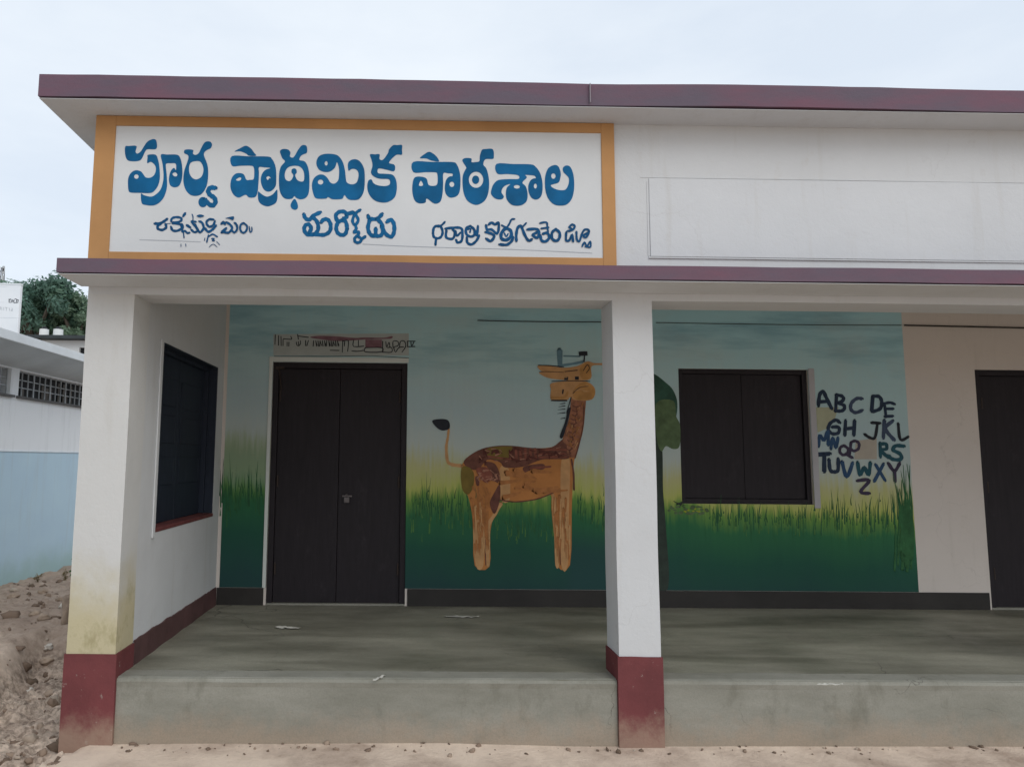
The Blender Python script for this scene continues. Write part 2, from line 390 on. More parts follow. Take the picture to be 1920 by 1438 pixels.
# ------------------------------------------------------------------ ground
def build_ground():
    def axis(lo, hi, fine0, fine1, step):
        a = [fine0+step*k for k in range(int((fine1-fine0)/step)+1)]
        s = step; x = a[-1]
        while x < hi: s *= 1.35; x += s; a.append(x)
        s = step; x = a[0]; pre = []
        while x > lo: s *= 1.35; x -= s; pre.append(x)
        return pre[::-1]+a
    X = axis(-500, 500, -4.4, -.2, .028); Y = axis(-500, 900, -2.9, 4.4, .03)
    def sm(t): t = max(0, min(1, t)); return t*t*(3-2*t)
    def h(x, y):
        p = Vector((x, y, 0)); z = ZG + .02*noise.noise(p*.7)
        if x < .3 and -8 < y < 9:
            xe = -.62 if y < -2.2 else (-.62-.5*(y+2.2)/.85 if y < -1.35 else -1.12-.22*min(1, (y+1.35)/.85))
            xe += .09*noise.noise(Vector((1.3, y*2.3, 4)))
            k = sm((xe-x)/.22+.5)                      # sandy bank with a broken edge
            if y > -.6: k = max(k, sm((y+.6)/.7))
            k *= sm((x+8)/3) if x < -5 else 1
            k *= sm((y+8)/4) if y < -4 else 1
            z += k*.17 - (1-k)*.10*sm((-x-.1)/.25)*sm((y+8)/4)
            z -= .34*sm((y-.1)/3.2)*sm((-x-.2)/1.2)
            rough = sm((y+1.9)/1.2)
            z += k*(.006+.03*rough)*noise.fractal(p*3.1, .9, 2.1, 5)
            z += k*rough*(.05*max(0, noise.noise(p*8)-.12)+.03*max(0, noise.noise(p*19)-.1))+k*.006*noise.noise(p*14)
            z += (1-k)*(.04*noise.fractal(p*7, .8, 2.2, 4)+.07*max(0, noise.noise(p*15)-.05)+.04*max(0, noise.noise(p*34)))*(1 if x < -.2 else 0)
            z += sm((y-1.2)/2.5)*.02*sm((-x)/1.5)*(1+.6*noise.fractal(p*2.2, .8, 2.1, 4))
            z += .02*sm((-2.6-x)/1.1)*(1+noise.noise(p*5))*sm((y+1)/2)
        else:
            z += .012*noise.noise(p*2.3)
        return z
    bm = bmesh.new()
    V = [[bm.verts.new((x, y, h(x, y))) for x in X] for y in Y]
    for j in range(len(Y)-1):
        for i in range(len(X)-1): bm.faces.new((V[j][i], V[j][i+1], V[j+1][i+1], V[j+1][i]))
    k = NB('sandy_soil', .95, .05)
    x, y, z = k.xyz()
    f = k.ramp(k.noise(5.5, 8, .7), [(.36, 0.0), (.66, 1.0)])
    c = k.mix(f, (.44, .335, .265), (.68, .55, .45))
    g = k.ramp(k.noise(17, 8, .75, (1, 1, 1), 3), [(.50, 0.0), (.68, 1.0)])
    rough = k.rng(y, -1.3, -.2, .08, .75)
    c = k.mix(k.math('MULTIPLY', g, rough), c, (.17, .12, .085))
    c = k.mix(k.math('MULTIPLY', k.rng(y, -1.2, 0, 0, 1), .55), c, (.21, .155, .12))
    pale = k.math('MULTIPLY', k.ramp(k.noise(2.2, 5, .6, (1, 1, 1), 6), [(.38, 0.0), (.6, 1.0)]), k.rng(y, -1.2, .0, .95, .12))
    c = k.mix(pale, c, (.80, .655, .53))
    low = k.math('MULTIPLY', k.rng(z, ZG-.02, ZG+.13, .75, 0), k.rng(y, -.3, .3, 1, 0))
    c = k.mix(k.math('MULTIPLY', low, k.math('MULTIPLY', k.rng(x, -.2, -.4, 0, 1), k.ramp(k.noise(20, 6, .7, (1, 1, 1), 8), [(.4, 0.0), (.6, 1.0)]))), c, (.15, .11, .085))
    k.col(c); k.bump(k.noise(38, 8, .75), .7, .02)
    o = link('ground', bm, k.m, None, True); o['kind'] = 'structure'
    return h
GH = build_ground()

# ------------------------------------------------------------------ the school building
B = thing('school_building', 'white single-storey school with purple flat roof edge, mural verandah and maroon pillar bases', 'building')
holes = [(XD[0], XD[1], 0, HD), (XW[0], XW[1], ZW[0], ZW[1]), (XR[0], XR[1], 0, HD)]
bm = bmesh.new(); wall_cells(0, -TW, XEND, ZG-.3, ZTOP, 0, .25, holes, bm); bw = link('wall', bm, WHITE_IN, B)
bm = bmesh.new(); wall_cells(1, FY+.25, 0, ZG-.3, ZTOP, -TW, 0, [(WY[0], WY[1], WZ[0], WZ[1])], bm); lw = link('wall', bm, WHITE, B)
boxo('wall', (-TW, 0, .25, YB, ZG-.3, ZTOP), WHITE, B, 0)
boxo('wall', (0, XEND, YB-.25, YB, ZG-.3, ZTOP), WHITE, B, 0)
boxo('wall', (XEND-TW, XEND, .25, YB-.25, ZG-.3, ZTOP), WHITE, B, 0)
boxo('wall', (XEND-TW, XEND, FY+.25, 0, ZG-.3, ZTOP), WHITE, B, 0)
# front: beam with hanging wall over the verandah
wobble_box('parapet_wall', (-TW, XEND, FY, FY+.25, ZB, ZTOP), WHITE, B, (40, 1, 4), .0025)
wobble_box('roof_slab', (-.5335, XEND+.3, FY-.2221, YB+.3, ZTOP, 3.4779), FASCIA, B, (60, 1, 2), .007, 1.1, seed=2)
boxo('soffit', (-.528, XEND+.29, FY-.216, YB+.29, ZTOP-.012, ZTOP-.0095), WHITE, B, 0)
jp = at(1107, 190, 1, FY-.23)
boxo('joint', (jp.x-.002, jp.x+.002, FY-.234, FY-.215, ZTOP+.01, 3.472), paintmat('joint_dust', (.30, .27, .30), .2), B, 0)
bm = bmesh.new()
wobble_box('sunshade', (-.3206, XEND+.05, FY-.2988, FY-.002, 2.272, 2.3521), FASCIA, B, (60, 1, 2), .005, 1.4, seed=5)
bm.free()
boxo('soffit', (-.316, XEND+.045, FY-.294, FY-.003, 2.262, 2.2645), WHITE, B, 0)
bm = bmesh.new(); box(bm, .001, XEND-TW-.001, FY+.252, -.005, 2.74, 2.84); link('added_bounce_ceiling', bm, white_wall_mat('bounce_ceiling_white', (.74, .72, .69)), B)  # unseen lower ceiling, added to bounce light onto the upper mural wall
# pillars, each with its maroon foot
def pillar(x0, x1, mat, y1=FY+.25):
    p = wobble_box('pillar', (x0, x1, FY, y1, ZPB, ZB), mat, B, (2, 2, 18), .0025, 1.7, seed=x0)
    for v in p.data.vertices:                       # plastered corners are never dead straight
        v.co.x += .004*noise.noise(Vector((x0*3, v.co.z*1.8, v.co.y)))
    f = wobble_box('foot', (x0-.009, x1+.009, FY-.009, y1+.004, ZG-.3, ZPB), MAROON, p, (3, 2, 4), .004, 3)
    return p
pl = pillar(-TW, .004, WHITE_DAMP); pl['label'] = 'corner pillar with yellow damp stain above maroon foot'
pillar(*XP, WHITE)
for x in (6.02, XEND-TW): pillar(x, x+.2422, WHITE)
# verandah floor and its cement edge
bm = bmesh.new(); box(bm, 0, XEND-TW, FY+.02, 0, ZG-.2, -.004); fl = link('verandah_floor', bm, FLOOR, B)
def edge_strip(x0, x1):
    bm = bmesh.new(); n = int((x1-x0)/.06); prof = [(FY+.012, ZG-.3), (FY+.012, -.05), (FY+.008, -.022), (FY+.016, -.006), (FY+.034, .0008), (FY+.16, -.0006)]
    rows = []
    for i in range(n+1):
        x = x0+(x1-x0)*i/n
        chip = max(0, noise.noise(Vector((x*6, 2, 1)))-.45)*.02
        rows.append([bm.verts.new((x, y+.004*noise.noise(Vector((x*2, k, 3)))+(chip if k in (2, 3) else 0), z+.0025*noise.noise(Vector((x*3, k*2, 7)))-(chip*.6 if k in (3, 4) else 0))) for k, (y, z) in enumerate(prof)])
    for a, b in zip(rows, rows[1:]):
        for k in range(len(prof)-1): bm.faces.new((a[k], b[k], b[k+1], a[k+1]))
    bmesh.ops.recalc_face_normals(bm, faces=bm.faces[:])
    for f in bm.faces:
        if f.normal.y > .3 or f.normal.z < -.5: f.normal_flip()
    return link('step_edge', bm, RISER, fl)
for a, b in ((.014, XP[0]-.011), (XP[1]+.011, 6.009), (6.274, XEND-TW-.011)): edge_strip(a, b)
# skirtings
bm = bmesh.new()
for a, b in ((.012, XD[0]-.02), (XD[1]+.02, XR[0]-.02), (XR[1]+.02, XEND-TW)): box(bm, a, b, -.010, -.0005, -.004, ZS-.002, .002)
link('skirting', bm, BLACKSK, B)
def rough_skirt():
    bm = bmesh.new(); y0, y1 = FY+.26, -.012; n = 60
    top = []; bot = []; back = []
    for i in range(n+1):
        y = y0+(y1-y0)*i/n; zt = ZS+.012*noise.noise(Vector((y*7, 1, 1)))+.006*noise.noise(Vector((y*30, 4, 1)))
        top.append(bm.verts.new((.009, y, zt))); bot.append(bm.verts.new((.011+.01*noise.noise(Vector((y*5, 9, 1))), y, -.004))); back.append(bm.verts.new((.0002, y, zt+.002)))
    for i in range(n):
        bm.faces.new((bot[i], bot[i+1], top[i+1], top[i])); bm.faces.new((top[i], top[i+1], back[i+1], back[i]))
    link('skirting', bm, MARSK, B)
rough_skirt()
# shallow plaster panel beside the name board
def plaster_panel():
    a, b, c, d = at(1216, 340, 1, FY), at(1217, 481, 1, FY), at(1920, 347, 1, FY), at(1920, 489, 1, FY)
    x0 = a.x; x1 = 8.9; zt, zb = (a.z+c.z)/2+.015, (b.z+d.z)/2
    bm = bmesh.new(); box(bm, x0, x1, FY-.007, FY-.001, zb, zt, .003); link('plaster_panel', bm, white_wall_mat('panel_limewash', (.585, .605, .625)), B)
    bm = bmesh.new(); box(bm, x0-.012, x1, FY-.009, FY-.001, zb-.012, zb-.003, .003); box(bm, x0-.05, x1, FY-.004, FY-.001, zt+.004, zt+.008, .001)
    box(bm, x0-.014, x0-.004, FY-.004, FY-.001, zb+.002, zt-.02, .001)
    link('plaster_bead', bm, WHITE, B)
plaster_panel()

# ---- doors and windows
def door(x0, x1, lock=False):
    d = boxo('door', (x0+.052, (x0+x1)/2-.002, .035, .075, .012, HD-.055), DOOR, B, .003)
    boxo('leaf', ((x0+x1)/2+.002, x1-.052, .035, .075, .012, HD-.055), DOOR, d, .003)
    bm = bmesh.new(); box(bm, x0+.001, x0+.05, .012, .11, .0115, HD-.001, .003); box(bm, x1-.05, x1-.001, .012, .11, .0115, HD-.001, .003); box(bm, x0+.05, x1-.05, .012, .11, HD-.052, HD-.001, .003)
    link('frame', bm, DOOR, d)
    for s in (x0+.055, x1-.075):
        for z in (.3, 1.05, 1.8):
            bm = bmesh.new(); tube(bm, [(s+.01, .028, z-.05), (s+.01, .028, z+.05)], .008, 8); link('hinge', bm, BROWNW, d)
    boxo('threshold', (x0+.001, x1-.001, -.004, .118, -.0025, .0105), RISER, d, .002)
    if lock:
        p = at(650, 934, 1, .02)
        bm = bmesh.new(); box(bm, p.x-.022, p.x+.024, .000, .022, p.z-.034, p.z+.012, .006); lk = link('padlock', bm, METAL, d)
        bm = bmesh.new(); tube(bm, [(p.x+.014*math.cos(t), .012, p.z+.012+.026*math.sin(t)) for t in [PI*k/8 for k in range(9)]], .004, 6); box(bm, p.x-.04, p.x+.045, .024, .0265, p.z+.016, p.z+.030, .001)
        link('hasp', bm, METAL, d)
        # loose bolt strap hanging at the top corner
        a = at(522, 690, 1, .03); b2 = at(528, 733, 1, .02)
        bm = bmesh.new(); tube(bm, [(a.x, .022, a.z), (a.x+.012, .012, a.z-.02), (b2.x, .010, b2.z)], [.007, .008, .004], 6); box(bm, a.x-.02, a.x+.055, .004, .03, a.z-.006, a.z+.016, .003)
        link('bolt_strap', bm, BROWNW, d)
    return d
d1 = door(*XD, lock=True)
d2 = door(*XR)
def door_trim():
    # pale plaster band left of and over the door
    bm = bmesh.new(); box(bm, XD[0]-.032, XD[0]-.002, -.012, -.0035, ZS, HD+.02, .003); box(bm, XD[0]-.034, XD[1]+.01, -.011, -.0035, HD+.003, HD+.045, .003)
    link('door_band', bm, paintmat('pale_band', (.62, .66, .63), .1), B)
door_trim()
def window(x0, x1, z0, z1):
    wn = boxo('window', (x0+.045, (x0+x1)/2-.0015, .045, .08, z0+.045, z1-.045), DOOR, B, .003)
    boxo('shutter', ((x0+x1)/2+.0015, x1-.045, .045, .08, z0+.045, z1-.045), DOOR, wn, .003)
    bm = bmesh.new(); box(bm, x0+.001, x0+.043, .02, .12, z0+.001, z1-.001, .003); box(bm, x1-.043, x1-.001, .02, .12, z0+.001, z1-.001, .003)
    box(bm, x0+.043, x1-.043, .02, .12, z1-.043, z1-.001, .003); box(bm, x0+.043, x1-.043, .02, .12, z0+.001, z0+.043, .003)
    link('frame', bm, DOOR, wn)
    bm = bmesh.new(); box(bm, x1+.002, x1+.055, -.012, -.0035, z0-.03, z1+.01, .003); link('side_band', bm, paintmat('grey_band', (.42, .41, .43), .12), wn)
window(*XW, *ZW)
# window in the side wall of the verandah: dark navy shutter, maroon sill
sw = boxo('window', (-.135, -.105, WY[0]+.05, (WY[0]+WY[1])/2-.0015, WZ[0]+.03, WZ[1]-.04), NAVY, B, .003)
sw['label'] = 'dark navy shuttered window with maroon sill in the white side wall'
boxo('shutter', (-.135, -.105, (WY[0]+WY[1])/2+.0015, WY[1]-.05, WZ[0]+.03, WZ[1]-.04), NAVY, sw, .003)
bm = bmesh.new(); box(bm, -.18, -.07, WY[0]+.001, WY[0]+.048, WZ[0]+.03, WZ[1]-.001, .003); box(bm, -.18, -.07, WY[1]-.048, WY[1]-.001, WZ[0]+.03, WZ[1]-.001, .003)
box(bm, -.18, -.07, WY[0]+.048, WY[1]-.048, WZ[1]-.04, WZ[1]-.001, .003); link('frame', bm, NAVY, sw)
boxo('post', (-.1015, -.08, WY[0]+.16, WY[0]+.24, WZ[0]+.03, WZ[1]-.5), BROWNW, sw, .004)
bm = bmesh.new()
box(bm, -.07, -.003, WY[1]-.014, WY[1]-.001, WZ[0]+.03, WZ[1]-.001); box(bm, -.07, -.003, WY[0]+.014, WY[1]-.014, WZ[1]-.012, WZ[1]-.001); link('reveal', bm, NAVY, sw)
boxo('sill', (-.272, .004, WY[0]+.002, WY[1]-.002, WZ[0]+.001, WZ[0]+.028), paintmat('sill_maroon', (.19, .06, .06), .4, 9, .7, .3), sw, .004)
for zz in (1.15, 1.45, 1.72):
    bm = bmesh.new(); box(bm, -.1045, -.102, WY[0]+.12, (WY[0]+WY[1])/2-.06, zz-.1, zz+.1, .004); box(bm, -.1045, -.102, (WY[0]+WY[1])/2+.06, WY[1]-.12, zz-.1, zz+.1, .004); link('shutter_panel', bm, NAVY, sw)
boxo('side_band', (.001, .011, WY[0]-.045, WY[0]-.002, WZ[0]-.03, WZ[1]+.01), WHITE, sw, .003)

# ---- cables clipped along the wall
def cable(pts, r=.006):
    bm = bmesh.new(); tube(bm, pts, r, 6); link('cable', bm, CABLE, B)
c0, c1 = at(1696, 609, 1, -.012), at(1920, 614, 1, -.012)
cable([(c0.x, -.012, c0.z)]+[(c0.x+(XEND-.3-c0.x)*t/8, -.013+.002*(t % 2), c0.z+(c1.z-c0.z)*(t/8)*(XEND-.3-c0.x)/(c1.x-c0.x)) for t in range(1, 9)], .007)
c0, c1 = at(1230, 604, 1, -.012), at(1690, 609, 1, -.012)
cable([(c0.x+(c1.x-c0.x)*t/6, -.012, c0.z+(c1.z-c0.z)*t/6-.006*math.sin(PI*t/6)) for t in range(7)], .003)
c0, c1 = at(895, 600, 1, -.012), at(1128, 603, 1, -.012)
cable([(c0.x+(c1.x-c0.x)*t/6, -.012, c0.z+(c1.z-c0.z)*t/6-.004*math.sin(PI*t/6)) for t in range(7)], .004)

# ------------------------------------------------------------------ the mural
bm = bmesh.new()
mh = [(XD[0], XD[1], 0, HD), (XW[0], XW[1], ZW[0], ZW[1])]
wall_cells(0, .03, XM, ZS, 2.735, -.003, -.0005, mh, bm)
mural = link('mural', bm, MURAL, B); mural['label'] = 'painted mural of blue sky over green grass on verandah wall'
def pm(name, c, var=.25, scale=14): return paintmat(name, c, var, scale, .75, .15)
TAN = pm('tan_paint', (.50, .205, .06), .22, 6); TAN2 = pm('pale_tan_paint', (.56, .31, .135), .25, 9); BRN = pm('brown_paint', (.17, .065, .045), .4, 16)
NECK = pm('neck_brown_paint', (.38, .16, .09), .45, 22); OLIVE = pm('olive_paint', (.20, .14, .03), .25); INK = pm('ink_paint', (.022, .026, .035), .3); GREYBL = pm('grey_blue_paint', (.13, .24, .30), .2)
RED = pm('red_brown_paint', (.27, .085, .055), .35, 18)
G = (780, 620); K = 2.995
def g(lift): return Brush(G, K, 0, lift)
b = g(.0040)
b.use(TAN, 0.0052)
b.fill([(255, 760), (290, 715), (360, 665), (440, 645), (540, 643), (650, 655), (760, 650), (830, 600), (870, 480), (885, 385), (945, 400), (945, 500), (930, 590), (893, 700), (882, 800), (874, 1000), (864, 1312), (790, 1315), (775, 1150), (760, 1000), (755, 915), (690, 940), (600, 957), (520, 950), (470, 945), (460, 1000), (430, 1060), (415, 1150), (412, 1320), (330, 1315), (320, 1100), (310, 1000), (290, 920), (260, 880)], n=3)
b.use(TAN2, 0.0060)
b.stroke([(252, 755), (200, 748), (176, 725), (170, 650), (178, 600), (184, 548)], 20, taper=.6)
b.stroke([(478, 965), (440, 1030), (408, 1090), (402, 1200), (404, 1312)], 20)
b.fill([(762, 925), (790, 960), (800, 1150), (803, 1312), (782, 1312), (775, 1150)])
b.fill([(815, 730), (862, 720), (858, 1000), (852, 1310), (815, 1310), (812, 1000)])
b.fill([(322, 1080), (380, 1090), (378, 1312), (335, 1312)])
b.fill([(470, 770), (520, 775), (525, 945), (475, 940)])
b.use(BRN, 0.0072)
b.fill([(268, 728), (350, 668), (440, 645), (540, 643), (650, 655), (760, 652), (842, 598), (862, 690), (850, 716), (780, 718), (700, 722), (600, 760), (500, 765), (470, 735), (400, 722), (350, 775), (300, 770)])
b.fill([(600, 765), (640, 750), (715, 745), (715, 775), (640, 782), (610, 792)]); b.fill([(380, 735), (440, 742), (470, 800), (470, 850), (440, 842), (400, 825), (420, 790)])
b.fill([(440, 905), (470, 860), (470, 950), (440, 1025), (414, 965)]); b.fill([(332, 820), (350, 815), (355, 862), (340, 865)])
b.stroke([(872, 720), (884, 800), (886, 890)], 10); b.stroke([(468, 946), (560, 957), (680, 941), (772, 905)], 7); b.stroke([(392, 1090), (388, 1200), (392, 1310)], 5); b.stroke([(808, 930), (806, 1150), (810, 1310)], 4)
b.use(RED, 0.0097)
for x in (560, 585, 612, 640, 668): b.stroke([(x, 660), (x+3, 715)], 13)
for y in (668, 690, 708): b.stroke([(690, y), (775, y-3), (845, y-2)], 9)
b.stroke([(640, 768), (755, 760)], 10); b.stroke([(400, 700), (470, 712), (540, 716)], 10); b.fill([(340, 770), (400, 765), (430, 820), (390, 850), (350, 810)])
b.use(OLIVE, 0.0087)
b.fill([(255, 768), (300, 765), (326, 805), (318, 880), (290, 916), (258, 880)]); b.fill([(410, 655), (520, 646), (540, 655), (515, 715), (440, 718), (390, 690)])
b.use(NECK, 0.0074)
b.fill([(822, 605), (858, 490), (878, 360), (950, 360), (942, 500), (928, 590), (892, 705), (850, 690), (845, 640)])
b.use(BRN, 0.0082)
for i, y in enumerate(range(420, 690, 24)):
    x = 880-(y-420)*.16; b.stroke([(x, y), (x+20, y+7), (x+42-(i % 3)*6, y-2)], 6); b.stroke([(x+24, y+3), (x+18+(i % 2)*10, y+22)], 5)
b.stroke([(942, 420), (938, 520), (918, 620), (892, 712)], 6)
b.use(TAN2, 0.0078)
b.fill([(685, 194), (760, 197), (830, 206), (905, 196), (960, 170), (1000, 180), (1055, 180), (1055, 191), (985, 197), (980, 268), (890, 278), (830, 275), (740, 263), (690, 236), (705, 228), (688, 212)])
b.fill([(760, 292), (870, 281), (960, 285), (1004, 325), (988, 383), (900, 389), (862, 372), (848, 386), (760, 388), (757, 330)])
b.use(pm('cheek_paint', (.52, .265, .085), .3, 9), 0.0090)
b.fill([(880, 345), (910, 300), (960, 288), (1002, 330), (985, 380), (900, 384)]); b.fill([(918, 210), (955, 180), (978, 195), (975, 262), (930, 268)])
b.stroke([(762, 372), (830, 372), (850, 345)], 14)
b.use(INK, 0.0100)
b.fill([(91, 502), (150, 493), (184, 505), (188, 545), (150, 558), (115, 540)])
for x, y in ((842, 266), (902, 264)): b.fill([(x-11, y-9), (x+11, y-9), (x+11, y+9), (x-11, y+9)], smooth=False)
b.fill([(852, 440), (868, 430), (858, 480), (826, 592), (806, 590), (835, 510)])
for y, l in ((408, 28), (423, 36), (440, 40), (461, 42), (490, 26)): b.stroke([(835, y-3), (835-l, y+2)], 6, taper=.3)
b.stroke([(686, 192), (760, 195), (828, 202)], 5); b.stroke([(760, 389), (845, 390)], 8); b.stroke([(825, 330), (822, 350)], 8); b.stroke([(835, 228), (905, 220)], 4); b.stroke([(938, 222), (960, 190), (972, 210), (955, 235)], 4)
b.stroke([(880, 350), (915, 318), (965, 310)], 3); b.stroke([(760, 282), (880, 279), (975, 282)], 4); b.stroke([(690, 230), (740, 228), (828, 232)], 3); b.stroke([(870, 372), (850, 440), (846, 462)], 5)
b.fill([(912, 116), (960, 114), (962, 138), (914, 140)], smooth=False); b.stroke([(945, 138), (942, 172)], 7)
b.use(GREYBL, 0.0062)
b.stroke([(806, 108), (808, 195)], 30, taper=.9); b.stroke([(830, 140), (920, 142)], 8); b.stroke([(820, 192), (880, 184), (935, 172)], 14)
R = random.Random(5); LEGB = [(330, 960), (455, 960), (420, 1060), (412, 1310), (335, 1310), (318, 1080)]; LEGF = [(765, 930), (868, 900), (862, 1308), (786, 1308)]
BODY = [(470, 775), (770, 770), (865, 730), (860, 900), (690, 935), (600, 950), (475, 940)]; NECKP = [(830, 610), (862, 490), (885, 390), (942, 400), (940, 500), (922, 600), (890, 700)]
SADDLE = [(275, 730), (350, 672), (440, 650), (650, 660), (760, 658), (840, 605), (858, 700), (780, 715), (600, 750), (470, 735), (350, 770)]; HAUNCH = [(320, 860), (430, 850), (420, 950), (400, 1060), (330, 1080), (305, 950)]
HEADU = [(700, 200), (900, 200), (970, 180), (975, 262), (830, 272), (740, 258), (700, 235)]; HEADL = [(765, 295), (960, 290), (1000, 330), (980, 380), (765, 382)]
DK = pm('umber_dab_paint', (.40, .165, .058), .3, 20); LT = pm('sand_dab_paint', (.57, .32, .14), .25, 20); MID = pm('rust_dab_paint', (.455, .185, .06), .3, 20); DKR = pm('dark_red_dab_paint', (.12, .035, .025), .35, 20); PK = pm('clay_dab_paint', (.42, .20, .13), .3, 20)
b.use(MID, .0092); b.dabs(BODY, 14, 26, 130, .05, R); b.dabs(LEGB, 18, 15, 110, 1.55, R, .06); b.dabs(LEGF, 20, 15, 140, 1.57, R, .04); b.dabs(HAUNCH, 26, 13, 60, 1.3, R)
b.use(LT, .0098); b.dabs(LEGB, 8, 11, 120, 1.55, R, .05); b.dabs(LEGF, 9, 11, 160, 1.57, R, .03); b.dabs(HEADU, 5, 9, 50, .05, R, .15); b.dabs(HEADL, 5, 10, 50, .1, R, .2); b.dabs(NECKP, 9, 6, 40, 1.75, R)
b.use(DK, .0104); b.dabs(LEGB, 6, 8, 100, 1.55, R, .05); b.dabs(LEGF, 7, 8, 130, 1.57, R, .04); b.dabs(NECKP, 34, 8, 26, 1.2, R, .9); b.dabs(HAUNCH, 12, 8, 40, 1.2, R)
b.use(DKR, .0110); b.dabs(SADDLE, 40, 14, 40, .3, R, 1.4)
b.use(PK, .0116); b.dabs(SADDLE, 16, 7, 34, .1, R, .8); b.dabs([(330, 770), (470, 760), (470, 850), (340, 860)], 18, 12, 30, .6, R, 1.2)
gir = b.done('giraffe', None, mural); gir['label'] = 'painted brown giraffe standing in grass between door and pillar'
# painted tree, meadow tuft and the alphabet in the right bay
GRN = pm('dark_leaf_paint', (.035, .10, .07), .4, 9); GRN2 = pm('leaf_paint', (.11, .17, .08), .4, 12); GRN3 = pm('blade_paint', (.08, .20, .04), .4, 12); TRK = pm('trunk_paint', (.035, .05, .04), .3)
b = Brush((1210, 640), 2.877, 0, .0040)
b.use(GRN, .0042).fill([(-130, 180), (-40, 150), (45, 172), (110, 220), (150, 262), (172, 330), (160, 420), (110, 480), (30, 520), (-80, 480), (-150, 380)])
b.use(TRK, .0046).fill([(20, 470), (78, 480), (92, 600), (95, 800), (110, 1000), (122, 1325), (20, 1325), (40, 900), (35, 600)])
b.use(GRN2, .0055).fill([(55, 335), (150, 318), (165, 400), (186, 450), (184, 560), (150, 578), (110, 562), (85, 590), (60, 520)]); b.fill([(-60, 330), (10, 320), (20, 420), (-40, 460)])
b.done('painted_tree', None, mural)
R = random.Random(3); b = Brush((1210, 640), 2.877, 0, .0060); b.use(GRN2)
for k in range(26):
    x = 130+k*8+R.uniform(-6, 6); y = 905+R.uniform(-18, 22); b.fill(ell(x, y, R.uniform(6, 14), R.uniform(4, 9), 7), n=2)
b.use(pm('lime_dab_paint', (.32, .36, .03), .2), .0066)
for k in range(9): b.fill(ell(205+k*15+R.uniform(-8, 8), 912+R.uniform(-12, 12), 7, 5, 6), n=2)
b.use(INK, .0072)
for k in range(8): b.stroke([(150+R.uniform(0, 60), 880+R.uniform(-25, 25)), (175+R.uniform(0, 60), 875+R.uniform(-25, 20))], 4, taper=.4)
b.done('painted_shrub', None, mural)
GRS = [pm('blade_paint', (.034, .140, .050), .4, 12), pm('pale_blade_paint', (.075, .190, .052), .3, 12), pm('deep_blade_paint', (.026, .115, .052), .3)]
b = Brush((0, 0), 1, 0, .0034)
def tufts(u0, u1, v, n, hmin, hmax, jit):
    for k in range(n):
        x = u0+(u1-u0)*R.random(); y = v+jit*R.gauss(0, 1); hh = R.uniform(hmin, hmax)*R.random()**.6
        b.i = R.random()*6; b.stroke([(x, y+hh*.5), (x+R.uniform(-1, 1), y-hh*.2), (x+R.uniform(-4, 4), y-hh)], 1.2+R.random()*1.6, taper=.12, n=2)
for cl in ((1330, 1530, 972, 1, 10, 34, 9), (1535, 1705, 968, 1, 12, 48, 12), (768, 900, 955, 1, 12, 52, 13), (900, 1065, 985, .7, 10, 30, 9), (1080, 1140, 955, .4, 10, 40, 12), (412, 494, 925, .7, 14, 70, 16)):
    b = Brush((0, 0), 1, 0, .0034)
    for mi, (n_, dv) in enumerate(((46, 0), (34, 8), (40, -2))):
        if mi == 1 and cl[0] == 412: continue
        b.use(GRS[mi], .0034+.0006*mi); tufts(cl[0], cl[1], cl[2]+dv, int(n_*cl[3]), *cl[4:])
    if cl[0] == 1535:
        b.use(GRS[0], .0054)
        for k in range(40):
            x = 1698+R.gauss(0, 9); y = 1010+R.random()*60; hh = R.uniform(70, 165); b.i = R.random()*9
            if x < 1711: b.stroke([(x, y), (x+2, y-hh*.5), (x+R.uniform(-10, 4), y-hh)], R.uniform(3, 6), taper=.15, n=3)
    b.done('painted_grass', None, mural)
